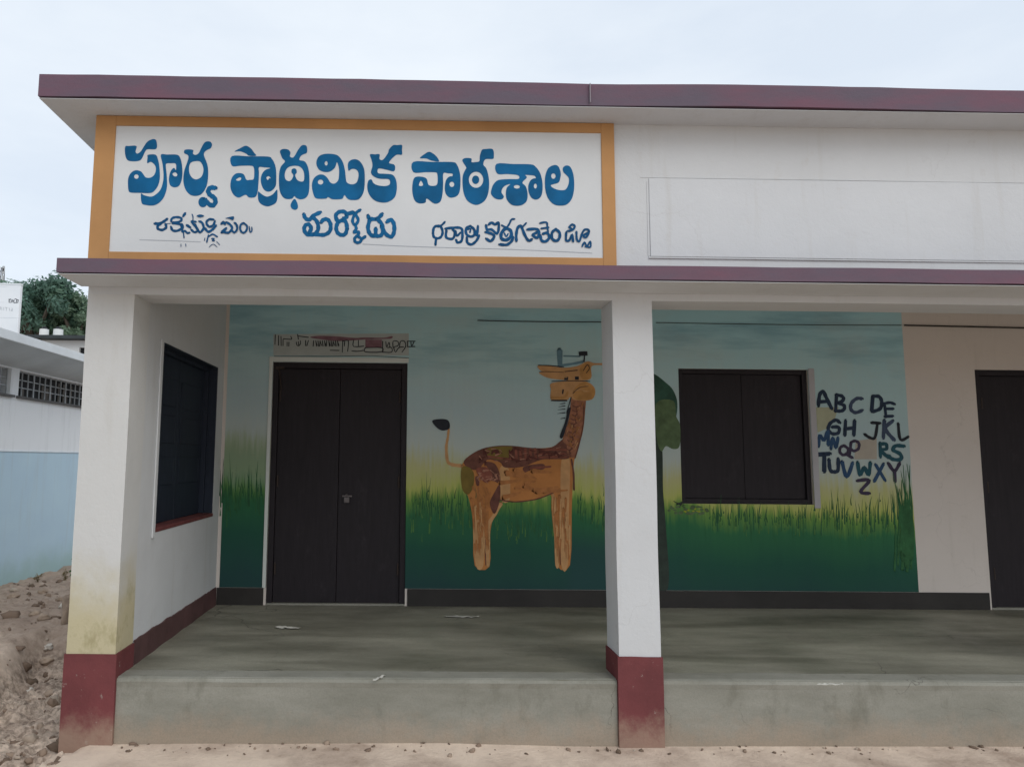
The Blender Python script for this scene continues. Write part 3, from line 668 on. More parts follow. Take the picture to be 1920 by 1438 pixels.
# alphabet chart
b = Brush((1480, 690), 5.325, 0, .0036)
b.fill([(258, 388), (490, 385), (450, 510), (370, 600), (280, 640)], smooth=False); b.done('alphabet_patch', pm('yellow_patch_paint', (.39, .40, .28), .1), mural)
b = Brush((1480, 690), 5.325, 0, .0036)
b.fill([(660, 720), (870, 695), (872, 905), (645, 905)], smooth=False); b.done('alphabet_patch', pm('brown_patch_paint', (.42, .38, .32), .1), mural)
NAVYI = pm('navy_letter_paint', (.022, .04, .075), .3); BLI = pm('blue_letter_paint', (.03, .08, .17), .3); PLM = pm('plum_letter_paint', (.055, .042, .08), .3); GRI = pm('slate_letter_paint', (.055, .08, .14), .3); TEAL = pm('teal_letter_paint', (.02, .09, .12), .3)
LET = [
 (NAVYI, [[(287, 370), (300, 262), (335, 232), (365, 290), (418, 398)], [(292, 333), (378, 328)]], 28),
 (NAVYI, [[(468, 262), (458, 425)], [(465, 265), (520, 275), (538, 310), (500, 338), (470, 343)], [(490, 345), (545, 372), (538, 412), (500, 425), (455, 420)]], 26),
 (GRI, [[(722, 302), (670, 300), (617, 345), (610, 405), (655, 440), (724, 418)]], 26),
 (NAVYI, [[(830, 278), (818, 425)], [(830, 278), (890, 280), (918, 330), (903, 400), (828, 430)]], 27),
 (NAVYI, [[(945, 350), (962, 482)], [(938, 352), (1000, 340), (1046, 356)], [(960, 402), (1032, 402)], [(950, 478), (1028, 475)]], 22),
 (NAVYI, [[(500, 540), (460, 514), (402, 550), (385, 608), (425, 650), (485, 642), (490, 588), (425, 583)]], 26),
 (NAVYI, [[(558, 520), (550, 664)], [(648, 520), (640, 664)], [(552, 602), (645, 592)]], 27),
 (INK, [[(818, 540), (902, 546)], [(876, 546), (852, 685), (800, 690), (748, 655)]], 22),
 (GRI, [[(945, 518), (935, 692)], [(1028, 524), (955, 600), (1042, 712)]], 28),
 (INK, [[(1083, 550), (1105, 708), (1182, 682)]], 22),
 (BLI, [[(288, 775), (300, 668), (345, 715), (380, 622), (385, 760)]], 26),
 (BLI, [[(412, 800), (428, 690), (462, 790), (482, 690)]], 24),
 (PLM, [[(540, 768), (582, 800), (575, 845), (535, 862), (502, 835), (505, 790), (540, 768)], [(560, 850), (625, 890)]], 22),
 (PLM, [[(610, 740), (650, 722), (690, 745), (685, 800), (640, 822), (608, 800)], [(612, 740), (600, 850)]], 22),
 (TEAL, [[(902, 745), (906, 880)], [(902, 755), (958, 752), (966, 800), (912, 818), (990, 892)]], 26),
 (TEAL, [[(1140, 775), (1062, 770), (1030, 810), (1102, 852), (1110, 905), (1030, 905), (985, 868)]], 28),
 (NAVYI, [[(278, 858), (400, 850)], [(345, 860), (345, 1025)]], 32),
 (NAVYI, [[(392, 908), (404, 1010), (445, 1030), (482, 1012), (484, 902)]], 28),
 (BLI, [[(523, 930), (570, 1080), (628, 942)]], 28),
 (TEAL, [[(678, 938), (702, 1062), (745, 985), (786, 1062), (805, 940)]], 28),
 (BLI, [[(858, 958), (952, 1115)], [(936, 952), (845, 1122)]], 25),
 (PLM, [[(985, 945), (1045, 1022), (1098, 945)], [(1045, 1022), (1052, 1125)]], 26),
 (PLM, [[(676, 1118), (795, 1115), (708, 1228), (795, 1245)]], 26)]
for mat, sts, wd in LET:
    b = Brush((1480, 690), 5.325, 0, .0060)
    for s_ in sts: b.stroke(s_, wd*1.34)
    b.done('letter', mat, mural)
# painted notice over the door (worn, half legible)
nb = Brush((500, 615), 6.62, 0, .0034)
nb.fill([(85, 72), (1765, 62), (1765, 335), (85, 335)], smooth=False)
notice = nb.done('notice_strip', pm('notice_grey_paint', (.40, .44, .43), .12, 8), B); notice['label'] = 'worn painted notice strip above the dark door'
b = Brush((500, 615), 6.62, 0, .0045)
b.fill([(540, 112), (640, 92), (880, 100), (1100, 118), (1210, 112), (1450, 115), (1555, 95), (1550, 125), (1440, 132), (1200, 140), (900, 158), (700, 140)]); b.fill([(1225, 140), (1430, 140), (1430, 235), (1225, 235)], smooth=False)
b.done('lettering', pm('faded_maroon_paint', (.24, .13, .16), .3), notice)
b = Brush((500, 615), 6.62, 0, .0055)
for x0_, x1_ in ((95, 1765),): b.stroke([(x0_, 346), (700, 346), (1300, 342), (x1_, 368)], 7)
for pts in ([(255, 170), (255, 220)], [(278, 170), (276, 220)], [(370, 170), (375, 205), (400, 215), (420, 190), (420, 155)], [(395, 165), (400, 210)], [(485, 150), (485, 215)], [(520, 150), (500, 215)], [(385, 75), (395, 135)], [(395, 95), (520, 112)], [(210, 130), (310, 135), (300, 100)], [(205, 140), (205, 215)], [(110, 80), (105, 200)], [(150, 90), (148, 210)], [(180, 100), (182, 215)],
            [(945, 150), (940, 295)], [(945, 160), (1015, 155), (1005, 285)], [(970, 165), (965, 220)], [(1080, 150), (1080, 225), (1205, 220)], [(1140, 150), (1140, 215)], [(790, 272), (900, 274)], [(1060, 280), (1130, 285), (1200, 274)],
            [(1225, 240), (1225, 292), (1425, 292), (1425, 240), (1225, 240)], [(1440, 160), (1440, 295)], [(1480, 165), (1490, 235), (1520, 170), (1530, 235)], [(1500, 240), (1550, 240), (1550, 296), (1440, 296)], [(1570, 240), (1570, 160), (1630, 165), (1630, 215), (1580, 235), (1600, 295), (1640, 240), (1700, 230)], [(1650, 240), (1660, 165), (1710, 160), (1725, 225), (1680, 295)], [(1745, 160), (1750, 230)], [(1745, 160), (1845, 160)], [(1760, 228), (1840, 225)], [(1790, 170), (1800, 220), (1830, 165)]):
    b.stroke(pts, 11, n=3)
for k in range(12):
    x = 585+k*27; b.stroke([(x, 155), (x+(8 if k % 3 else -6), 222)], 11); 
    if k % 2: b.stroke([(x, 165), (x+20, 215)], 8)
b.done('lettering', INK, notice)

# ------------------------------------------------------------------ name board
NBD = thing('name_board', 'white school name board with ochre border and blue hand-painted lettering above the verandah', 'sign')
p0, p1 = at(190, 212, 1, FY), at(1152, 497, 1, FY)
x0, x1, zb, zt = -TW-.006, 2.9096, 2.4205, 3.3300
i0, i1 = at(222, 233, 1, FY), at(1127, 489, 1, FY); j0, j1 = at(205, 468, 1, FY), at(1128, 256, 1, FY)
ix0, ix1 = (i0.x+j0.x)/2, (i1.x+j1.x)/2; iz0, iz1 = (j0.z+i1.z)/2, (i0.z+j1.z)/2
T0, T1 = FY-.022, FY-.0008
for dims in ((x0, ix0, T0, T1, zb, zt), (ix1, x1, T0, T1, zb, zt), (ix0, ix1, T0, T1, iz1, zt), (ix0, ix1, T0, T1, zb, iz0)):
    boxo('border', dims, OCHRE, NBD, .0035)
boxo('border', (x0, x0+.003, T1+.0015, FY+.245, zb, zt), OCHRE, NBD, 0)
BY = FY-.014
board = boxo('panel', (ix0, ix1, BY, T1, iz0, iz1), BOARD, NBD, 0)
def bsh(o, k, l=.0012): return Brush(o, k, BY, l)
C1 = ((220, 240), 5.993); C2 = ((420, 250), 5.333); C3 = ((760, 250), 5.333)
b = bsh(*C1)
b.fill([(90, 207), (130, 200), (215, 200), (205, 262), (225, 285), (262, 262), (300, 205), (340, 150), (405, 122), (440, 145), (438, 232), (340, 237), (310, 270), (265, 355), (190, 372), (115, 358), (88, 290)])
b.fill([(345, 300), (430, 298), (460, 360), (475, 450), (478, 560), (460, 640), (420, 700), (370, 728), (250, 726), (150, 722), (125, 690), (120, 590), (135, 530), (170, 488), (215, 472), (265, 485), (295, 520), (320, 552), (370, 555), (410, 530), (432, 480), (430, 430), (405, 395), (375, 378), (345, 392), (335, 385), (340, 330)], [ell(215, 543, 25, 25)])
b.fill([(490, 298), (560, 296), (670, 298), (708, 335), (728, 420), (732, 520), (718, 600), (690, 650), (640, 664), (595, 640), (580, 580), (590, 510), (612, 465), (640, 446), (655, 470), (662, 450), (655, 398), (600, 394), (556, 396), (545, 420), (555, 520), (560, 640), (545, 720), (515, 790), (460, 845), (400, 868), (320, 862), (275, 840), (266, 735), (300, 752), (380, 768), (435, 742), (485, 690), (512, 610), (520, 520), (508, 400)], [[(620, 512), (650, 495), (675, 518), (665, 540), (638, 538)]])
b.fill([(800, 330), (780, 400), (755, 470), (742, 560), (750, 640), (780, 710), (830, 752), (890, 760), (945, 740), (990, 680), (1015, 600), (1022, 490), (1010, 400), (975, 310), (980, 270), (1010, 245), (1050, 225), (1065, 185), (1045, 152), (1000, 150), (970, 175), (945, 220), (915, 280), (880, 300), (850, 285), (855, 250), (820, 238), (760, 243), (752, 280), (790, 300)], [[(830, 385), (880, 370), (930, 375), (960, 420), (968, 480), (945, 545), (890, 575), (840, 555), (810, 500), (808, 430)]])
b.fill(ell(962, 830, 50, 58)); b.stroke([(1102, 672), (1050, 668), (1022, 705), (1042, 748), (1088, 780), (1104, 828), (1072, 868), (1025, 848), (985, 800)], 52)
b.done('lettering', BLUE, board)
b = bsh(*C2)
b.fill([(105, 180), (165, 145), (220, 122), (270, 150), (300, 190), (322, 222), (250, 222), (220, 200), (160, 178)])
b.fill([(78, 226), (250, 228), (440, 230), (480, 255), (510, 310), (522, 380), (522, 500), (505, 545), (470, 575), (435, 580), (400, 560), (375, 510), (368, 450), (385, 395), (420, 360), (465, 345), (400, 338), (350, 338), (350, 400), (345, 500), (335, 590), (310, 635), (250, 638), (215, 612), (150, 640), (100, 615), (70, 560), (65, 500), (80, 440), (115, 402), (160, 395), (200, 410), (225, 462), (260, 462), (295, 456), (303, 400), (298, 340), (270, 322), (170, 322), (80, 322)], [[(120, 462), (150, 440), (172, 442), (165, 465), (140, 472)], [(424, 440), (445, 426), (470, 447), (452, 446), (438, 466)]])
b.fill([(342, 580), (370, 600), (410, 625), (445, 628), (490, 605), (530, 560), (535, 600), (532, 660), (510, 700), (440, 728), (380, 710), (350, 680), (340, 640)])
b.fill([(560, 175), (590, 155), (640, 160), (665, 190), (660, 230), (690, 240), (715, 210), (740, 165), (780, 118), (825, 125), (830, 190), (790, 210), (765, 230), (755, 265), (800, 275), (830, 310), (850, 380), (855, 480), (848, 590), (820, 640), (770, 658), (725, 645), (705, 625), (680, 650), (630, 655), (590, 635), (560, 580), (550, 500), (552, 400), (570, 330), (610, 280), (585, 250), (570, 215)],
       [[(608, 430), (612, 385), (640, 340), (700, 322), (760, 332), (795, 375), (803, 430), (795, 475), (760, 478), (730, 460), (712, 415), (728, 390), (722, 358), (700, 348), (678, 360), (676, 390), (693, 415), (680, 455), (655, 475), (622, 465)]])
b.fill([(705, 652), (735, 700), (738, 745), (710, 762), (675, 745), (668, 705)])
b.fill([(880, 540), (885, 480), (910, 435), (955, 410), (1000, 415), (1035, 445), (1065, 490), (1105, 500), (1140, 470), (1150, 420), (1150, 350), (1130, 287), (1110, 340), (1060, 380), (1000, 383), (950, 360), (925, 310), (930, 260), (960, 220), (1020, 203), (1100, 207), (1150, 230), (1190, 290), (1210, 370), (1218, 440), (1230, 490), (1280, 508), (1325, 490), (1345, 430), (1340, 380), (1310, 355), (1275, 355), (1245, 370), (1240, 300), (1270, 265), (1320, 258), (1365, 285), (1400, 350), (1408, 430), (1405, 530), (1390, 600), (1350, 655), (1290, 665), (1240, 655), (1205, 615), (1185, 650), (1130, 658), (1080, 655), (1040, 635), (1020, 650), (930, 650), (900, 620)], [ell(966, 485, 27, 25), ell(1022, 298, 15, 22)])
b.fill([(1460, 210), (1510, 208), (1555, 208), (1555, 255), (1590, 262), (1640, 195), (1650, 160), (1690, 118), (1735, 116), (1780, 116), (1780, 165), (1778, 212), (1720, 215), (1650, 290), (1700, 310), (1712, 345), (1695, 378), (1620, 360), (1545, 350), (1540, 395), (1600, 402), (1680, 410), (1715, 450), (1728, 510), (1725, 580), (1705, 640), (1650, 680), (1590, 690), (1520, 675), (1470, 635), (1440, 580), (1433, 520), (1445, 470), (1475, 460), (1495, 495), (1540, 518), (1610, 525), (1655, 510), (1660, 475), (1640, 455), (1560, 452), (1500, 430), (1470, 390), (1485, 320), (1475, 260)])
b.done('lettering', BLUE, board)
b = bsh(*C3)
b.fill([(145, 245), (200, 200), (240, 183), (285, 205), (320, 240), (335, 280), (260, 270), (210, 250)])
b.fill([(80, 283), (280, 284), (470, 285), (515, 310), (545, 390), (552, 480), (545, 570), (520, 620), (470, 640), (430, 632), (400, 590), (395, 520), (410, 460), (440, 430), (470, 425), (470, 402), (425, 398), (380, 398), (378, 500), (372, 600), (350, 680), (290, 700), (215, 650), (200, 690), (140, 698), (95, 670), (72, 600), (70, 520), (85, 450), (120, 430), (180, 435), (215, 455), (235, 515), (300, 520), (322, 490), (320, 410), (300, 388), (200, 387), (80, 386)], [[(135, 515), (155, 472), (178, 510), (158, 524)], ell(465, 508, 24, 26, 10)])
b.fill([(570, 265), (600, 245), (660, 250), (662, 285), (700, 285), (740, 275), (745, 225), (765, 165), (800, 155), (875, 158), (885, 235), (870, 255), (800, 258), (780, 310), (810, 350), (832, 430), (838, 520), (825, 610), (790, 675), (730, 710), (680, 708), (620, 670), (585, 600), (572, 510), (575, 420), (600, 360), (610, 340), (585, 300)], [ell(707, 462, 72, 80, 18)])
b.fill(ell(703, 462, 36, 42))
b.fill([(912, 303), (1080, 305), (1250, 308), (1300, 330), (1345, 390), (1368, 470), (1372, 560), (1355, 630), (1310, 660), (1260, 640), (1232, 580), (1230, 520), (1250, 470), (1280, 450), (1305, 445), (1290, 422), (1240, 416), (1198, 415), (1215, 440), (1170, 490), (1205, 530), (1222, 600), (1215, 670), (1175, 710), (1120, 722), (1060, 710), (1015, 660), (1005, 600), (1015, 540), (1050, 505), (1000, 520), (970, 550), (962, 590), (985, 630), (960, 658), (900, 650), (860, 610), (858, 570), (880, 510), (930, 465), (1040, 455), (1120, 455), (1140, 440), (1120, 415), (1020, 405), (918, 400)], [ell(1115, 532, 30, 18, 10), ell(1300, 525, 15, 25, 10)])
b.fill([(1395, 500), (1400, 420), (1430, 345), (1490, 315), (1530, 330), (1553, 390), (1550, 440), (1530, 490), (1455, 515), (1480, 545), (1540, 565), (1600, 560), (1630, 510), (1635, 450), (1610, 415), (1580, 385), (1575, 345), (1605, 320), (1645, 330), (1675, 390), (1688, 480), (1685, 570), (1665, 650), (1620, 705), (1560, 720), (1490, 710), (1435, 660), (1405, 590)], [ell(1480, 425, 22, 27, 10)])
b.done('lettering', BLUE, board)
b = bsh(*C2); W = 40                                            # the village name in the middle
for pts in ([(800, 808), (812, 842), (850, 862), (895, 820), (962, 788)], [(885, 835), (930, 880), (942, 955), (905, 1003), (835, 1008), (803, 965), (812, 920), (848, 908), (872, 950), (850, 990)], [(905, 1005), (1000, 1012), (1058, 975), (1066, 910), (1040, 862), (1000, 858), (972, 885)],
            [(1232, 945), (1215, 1000), (1180, 1014), (1140, 995), (1122, 945), (1140, 890), (1180, 868), (1218, 885), (1232, 945)], [(1135, 880), (1118, 820), (1155, 782), (1210, 785), (1228, 830), (1190, 852)], [(1225, 805), (1290, 788)],
            [(1442, 822), (1458, 850), (1530, 852), (1580, 806)], [(1458, 860), (1440, 940), (1462, 1005), (1510, 1022), (1518, 950)], [(1530, 855), (1575, 900), (1590, 975), (1562, 1022), (1500, 1018)], [(1575, 930), (1620, 1005), (1675, 1030), (1702, 975), (1698, 900), (1668, 862), (1630, 882)]):
    b.stroke(pts, W)
for pts in ([(1312, 795), (1285, 870), (1310, 912), (1343, 865), (1318, 800), (1362, 764)], [(1315, 915), (1322, 958), (1298, 985), (1348, 985), (1338, 1015), (1308, 1045), (1312, 1080), (1348, 1090), (1376, 1058), (1345, 1030)], [(1376, 1055), (1412, 1030)]):
    b.stroke(pts, 30)
b.done('lettering', BLUE, board)
b = bsh((270, 380), 8.348)
for pts, w_ in (([(170, 322), (250, 320), (310, 290), (362, 252)], 36), ([(265, 325), (215, 362), (222, 405), (290, 422), (348, 382), (338, 332)], 34), ([(350, 325), (415, 322)], 10), ([(425, 288), (440, 242), (500, 222), (572, 232), (590, 268), (535, 300), (450, 305)], 30), ([(425, 375), (450, 428), (520, 436), (592, 392), (560, 332), (450, 318)], 32), ([(615, 205), (645, 165)], 34),
                ([(590, 330), (610, 360), (600, 450), (640, 438), (680, 470), (712, 466)], 28), ([(620, 470), (628, 545)], 18), ([(675, 350), (722, 382)], 36), ([(740, 415), (790, 458), (842, 430), (790, 350), (745, 290), (810, 296)], 28), ([(768, 268), (768, 215), (755, 178)], 14), ([(800, 335), (845, 420), (882, 460), (935, 392), (912, 312), (868, 288)], 30),
                ([(955, 395), (1008, 452), (1080, 410), (1128, 355)], 32), ([(1090, 262), (1020, 258), (978, 310), (1020, 372), (1082, 350), (1112, 288)], 30), ([(1010, 505), (985, 612)], 20), ([(955, 550), (948, 590)], 10), ([(1020, 520), (1080, 490), (1148, 530)], 20), ([(1062, 558), (1102, 558), (1070, 590), (1105, 590)], 16),
                ([(1215, 325), (1248, 302), (1268, 332)], 34), ([(1222, 458), (1285, 402)], 40), ([(1292, 302), (1352, 342), (1382, 400), (1332, 462), (1290, 465), (1245, 455)], 30), ([(1372, 430), (1420, 462), (1460, 410), (1450, 342), (1420, 312)], 28), ([(1560, 315), (1615, 365), (1600, 440), (1550, 468), (1510, 420), (1515, 345), (1560, 315)], 26), ([(1650, 372), (1662, 455), (1690, 440), (1690, 382)], 16),
                ([(1022, 690), (1085, 645), (1148, 688)], 8), ([(1140, 605), (1188, 655)], 9), ([(583, 645), (583, 682)], 10), ([(656, 645), (660, 680)], 10)):
    b.stroke(pts, w_*1.22, n=4)
b.fill([(825, 205), (882, 182), (945, 205), (880, 228)]); b.fill([(1275, 242), (1405, 212), (1396, 272), (1340, 250)])
b.done('lettering', BLUE2, board)
b = bsh((780, 390), 5.647)
for pts, w_ in (([(180, 262), (190, 205), (228, 185), (265, 200), (282, 255), (262, 305), (222, 318), (188, 300), (180, 262)], 24), ([(235, 195), (270, 180), (305, 145)], 20), ([(212, 325), (206, 385)], 24), ([(312, 215), (400, 205), (478, 212), (492, 270), (482, 345), (440, 362), (425, 335)], 24), ([(322, 235), (320, 308), (388, 322), (412, 262), (385, 218)], 24), ([(420, 240), (432, 292), (470, 258)], 20),
                ([(575, 188), (615, 225), (618, 280), (580, 300), (535, 275), (530, 215), (575, 188)], 24), ([(548, 225), (578, 218), (570, 255)], 16), ([(538, 310), (545, 365), (590, 382), (640, 342), (668, 290)], 24), ([(620, 230), (642, 292), (656, 190)], 24),
                ([(742, 180), (752, 225), (800, 225), (858, 268), (876, 205), (870, 150), (838, 172), (800, 152), (770, 172)], 24), ([(738, 252), (800, 270), (828, 300), (790, 348), (745, 322)], 26), ([(950, 208), (1000, 235), (1008, 290), (960, 335), (905, 320), (905, 262), (950, 208)], 30), ([(935, 262), (955, 300), (975, 270)], 14), ([(908, 180), (958, 202), (990, 160), (1010, 120), (1042, 114)], 18), ([(885, 382), (960, 386), (1010, 350), (1028, 308)], 26),
                ([(1062, 345), (1062, 270), (1078, 205), (1112, 190), (1150, 280), (1190, 342), (1225, 330)], 26), ([(1135, 190), (1165, 158)], 18), ([(1180, 225), (1270, 220), (1302, 252), (1285, 312), (1235, 285), (1275, 258)], 26), ([(1318, 290), (1328, 340), (1370, 352), (1410, 312), (1390, 262), (1345, 270)], 26), ([(1312, 158), (1380, 150), (1390, 200), (1398, 248)], 18), ([(1325, 215), (1402, 205)], 18),
                ([(1480, 222), (1520, 262), (1515, 320), (1480, 346), (1440, 320), (1440, 258), (1480, 222)], 26), ([(1590, 258), (1588, 338), (1622, 340), (1652, 280), (1662, 352)], 22), ([(1642, 215), (1622, 200), (1655, 172), (1680, 195), (1652, 232), (1600, 242)], 20), ([(1698, 250), (1702, 330), (1730, 348), (1760, 262), (1790, 225), (1832, 240), (1802, 308), (1772, 290), (1830, 252)], 20), ([(1758, 405), (1782, 360), (1810, 402), (1842, 350), (1846, 410), (1792, 405)], 16)):
    b.stroke(pts, w_*1.15, n=4)
b.done('lettering', BLUE2, board)
PENC = pm('grey_pencil', (.35, .38, .42), .1)
for pts in ([(262, 449), (330, 451), (376, 453)], [(680, 457), (760, 461), (850, 464), (960, 467), (1110, 474)]):
    b = bsh((0, 0), 1, .0010); b.stroke(pts, 1.1); b.done('pencil_line', PENC, board)

# ------------------------------------------------------------------ neighbouring building
NBR = thing('neighbour_building', 'low building with white over blue wall and strip of barred ventilators, left of the school', 'building')
XN = -3.80; XE = -3.2
gy0, gy1 = -6.0, 8.6; vz0, vz1 = 2.075, 2.43
k = NB('white_over_blue_wall', .85, .2); x, y, z = k.xyz()
zz = k.math('ADD', z, k.math('MULTIPLY', k.math('SUBTRACT', k.noise(6, 4), .5), .012))
f = k.rng(zz, 1.315, 1.325, 0, 1)
blue = k.mix(k.ramp(k.noise(1.2, 5, .6), [(.35, 0.0), (.65, 1.0)]), (.48, .64, .76), (.52, .69, .79))
green = k.rng(k.math('ADD', z, k.math('MULTIPLY', k.math('SUBTRACT', k.noise(3, 5), .5), .4)), -.45, .0, .75, 0)
blue = k.mix(green, blue, (.36, .52, .50))
stn = k.math('MULTIPLY', k.ramp(k.noise(2.0, 6, .7, (1, 3.5, .3), 2), [(.52, 0.0), (.76, 1.0)]), .35)
k.col(k.mix(stn, k.mix(f, blue, (.84, .87, .89)), (.42, .45, .45))); k.bump(k.noise(45, 5), .2, .005)
NW = k.m
bm = bmesh.new(); vent = [(-5.4, -1.2, vz0, vz1), (-1.0, 3.4, vz0, vz1), (3.6, 8.2, vz0, vz1)]
wall_cells(1, gy0, gy1, -.9, 2.62, XN-.2, XN, vent, bm); link('wall', bm, NW, NBR)
boxo('wall', (XN-6, XN-.2, gy0, gy0+.2, -.9, 2.62), NW, NBR, 0); boxo('wall', (XN-6, XN-.2, gy1-.2, gy1, -.9, 2.62), NW, NBR, 0); boxo('wall', (XN-6.2, XN-6, gy0, gy1, -.9, 2.62), NW, NBR, 0)
GREYC = paintmat('grey_cement', (.62, .68, .71), .14, 1.5, .85, .25)
bm = bmesh.new()
# roof slab with a soffit that slopes up to the lip
prof = [(XN+.002, 2.45), (XE-.06, 2.645), (XE, 2.64), (XE, 2.735), (XN-6.6, 2.74), (XN-6.6, 2.64), (XN-.2, 2.625), (XN-.002, 2.625)]
ra = [bm.verts.new((px_, gy0-.4, pz_)) for px_, pz_ in prof]; rb = [bm.verts.new((px_, gy1+.4, pz_)) for px_, pz_ in prof]
for i in range(len(prof)): j = (i+1) % len(prof); bm.faces.new((ra[i], ra[j], rb[j], rb[i]))
bm.faces.new(ra[::-1]); bm.faces.new(rb); bmesh.ops.recalc_face_normals(bm, faces=bm.faces[:])
link('roof_slab', bm, GREYC, NBR)
LIP = paintmat('pale_cement_lip', (.76, .80, .82), .12, 2.0, .85, .2)
boxo('roof_edge', (XE+.001, XE+.03, gy0-.4, gy1+.4, 2.63, 2.745), LIP, NBR, .006)
DARKV = paintmat('dark_room', (.02, .022, .025), .3); BARS = paintmat('pale_bar_paint', (.50, .53, .55), .3, 9, .6, .1); RUST = paintmat('weathered_bar', (.20, .18, .16), .5, 9)
for a, c, zl, zh in vent:
    vt = boxo('ventilator', (XN-.16, XN-.15, a, c, zl, zh), DARKV, NBR, 0)
    bm = bmesh.new(); n = int((c-a)/.155)
    for i in range(n+1):
        yy = a+.012+(c-a-.024)*i/n; wv = .010 if i % 3 == 0 else .0045
        box(bm, XN-.06, XN-.045, yy-wv, yy+wv, zl, zh)
    for zr in (zl+.008, zl+(zh-zl)*.36, zl+(zh-zl)*.66, zh-.008): box(bm, XN-.075, XN-.0605, a, c, zr-.006, zr+.006)
    link('grille', bm, BARS, vt)
    R = random.Random(int(a*10))
    for i in range(int((c-a)/.22)):
        bm = bmesh.new()
        y_ = a+.03+R.random()*(c-a-.14); h_ = R.uniform(.25, .9)*(zh-zl)
        box(bm, XN-.13-.0005*i, XN-.12-.0005*i, y_, y_+R.uniform(.04, .1), zl, zl+h_)
        link('louvre', bm, RUST, vt)
    boxo('sill', (XN-.05, XN+.05, a-.05, c+.05, zl-.035, zl-.002), paintmat('dark_sill', (.12, .12, .12), .3), vt, .004)
boxo('ledge', (XN+.001, XN+.012, gy0, gy1, 1.305, 1.318), paintmat('ledge_white', (.74, .79, .82), .05), NBR, .003)

# ------------------------------------------------------------------ white block with faded writing
WB = thing('white_wall', 'tall white washed wall with faded black writing behind the low grey roof', 'wall')
bx1 = at(37, 560, 1, 11.0); bt = at(36, 534, 1, 11.0)
k = NB('white_boards', .85, .2); zq = k.xyz()[2]
ln = k.math('FRACT', k.math('MULTIPLY', zq, 2.6)); lnm = k.rng(ln, .94, .97, 0, 1)
lnm = k.math('MULTIPLY', lnm, k.ramp(k.noise(2, 4, .6, (1, 1, 6)), [(.42, 0.0), (.6, 1.0)]))
k.col(k.mix(k.math('MULTIPLY', lnm, .5), k.mix(k.ramp(k.noise(1, 4), [(.3, 0.0), (.7, 1.0)]), (.72, .75, .78), (.80, .82, .84)), (.38, .42, .46))); WBM = k.m
boxo('wall', (bx1.x-5, bx1.x, 11, 11.1, -.5, bt.z), WBM, WB, .01)
boxo('coping', (bx1.x-5.01, bx1.x+.006, 10.994, 11.106, bt.z+.001, bt.z+.05), LIP, WB, .01)
FADE = paintmat('faded_black_paint', (.13, .14, .16), .4, 12); FADE2 = paintmat('worn_grey_paint', (.45, .48, .51), .1)
b = Brush((0, 490), 8.459, 11.0, .004)
for pts in ([(145, 590), (145, 645)], [(148, 615), (172, 590), (182, 640), (150, 642)], [(200, 600), (200, 635)], [(200, 620), (220, 620)], [(225, 600), (222, 650), (248, 648)], [(238, 590), (262, 595), (262, 655)], [(270, 605), (292, 605), (280, 650)]): b.stroke(pts, 11, n=3)
b.done('lettering', FADE, WB)
b = Brush((0, 490), 8.459, 11.0, .004)
for pts in ([(30, 720), (32, 765)], [(60, 722), (62, 770)], [(80, 725), (120, 728)], [(100, 728), (102, 775)], [(145, 730), (160, 780)], [(190, 735), (200, 760), (188, 785), (182, 755)], [(8, 715), (12, 760)]): b.stroke(pts, 7, n=3)
b.done('lettering', FADE2, WB)

# ------------------------------------------------------------------ far white house
HS = thing('white_house', 'distant white house with dark flat roof seen below the trees', 'building')
q = at(115, 634, 1, 18.0); hx0, hx1, hz = at(78, 640, 1, 18.0).x, -5.5, q.z
HW = paintmat('house_white', (.80, .82, .82), .1, .8)
bm = bmesh.new(); wins = [(hx0+.35+i*.95, hx0+.75+i*.95, hz-1.1, hz-.3) for i in range(5)]
wall_cells(0, hx0, hx1, -.5, hz-.06, 18, 18.2, wins, bm); link('wall', bm, HW, HS)
boxo('wall', (hx0, hx0+.2, 18.2, 22, -.5, hz-.06), HW, HS, 0); boxo('wall', (hx1-.2, hx1, 18.2, 22, -.5, hz-.06), HW, HS, 0)
boxo('roof', (hx0-.35, hx1+.3, 17.6, 22.3, hz-.055, hz+.06), paintmat('dark_roof', (.05, .06, .065), .3), HS, .01)
for a, c, zl, zh in wins:
    wi = boxo('window', (a, c, 18.1, 18.12, zl, zh), DARKV, HS, 0); boxo('frame', ((a+c)/2-.02, (a+c)/2+.02, 18.05, 18.09, zl, zh), HW, wi, 0)
def tank(u0, u1, v, lab):
    a, c = at(u0, v, 1, 18.6), at(u1, v, 1, 18.6); r = (c.x-a.x)/2; h = .36
    t = thing('roof_tank', lab, 'tank', 'tanks on the far roof')
    bm = bmesh.new(); bmesh.ops.create_cone(bm, cap_ends=True, segments=20, radius1=r, radius2=r*.94, depth=h)
    bmesh.ops.translate(bm, verts=bm.verts[:], vec=((a.x+c.x)/2, 18.6, hz+.06+h/2)); link('drum', bm, HW, t, False)
    bm = bmesh.new(); bmesh.ops.create_cone(bm, cap_ends=True, segments=20, radius1=r*.9, radius2=r*.3, depth=.1)
    bmesh.ops.translate(bm, verts=bm.verts[:], vec=((a.x+c.x)/2, 18.6, hz+.06+h+.051)); link('lid', bm, DARKV, t)
tank(74, 91, 625, 'white roof tank at the left end of the dark flat roof')
tank(100, 118, 625, 'white roof tank next to the end one on the dark flat roof')

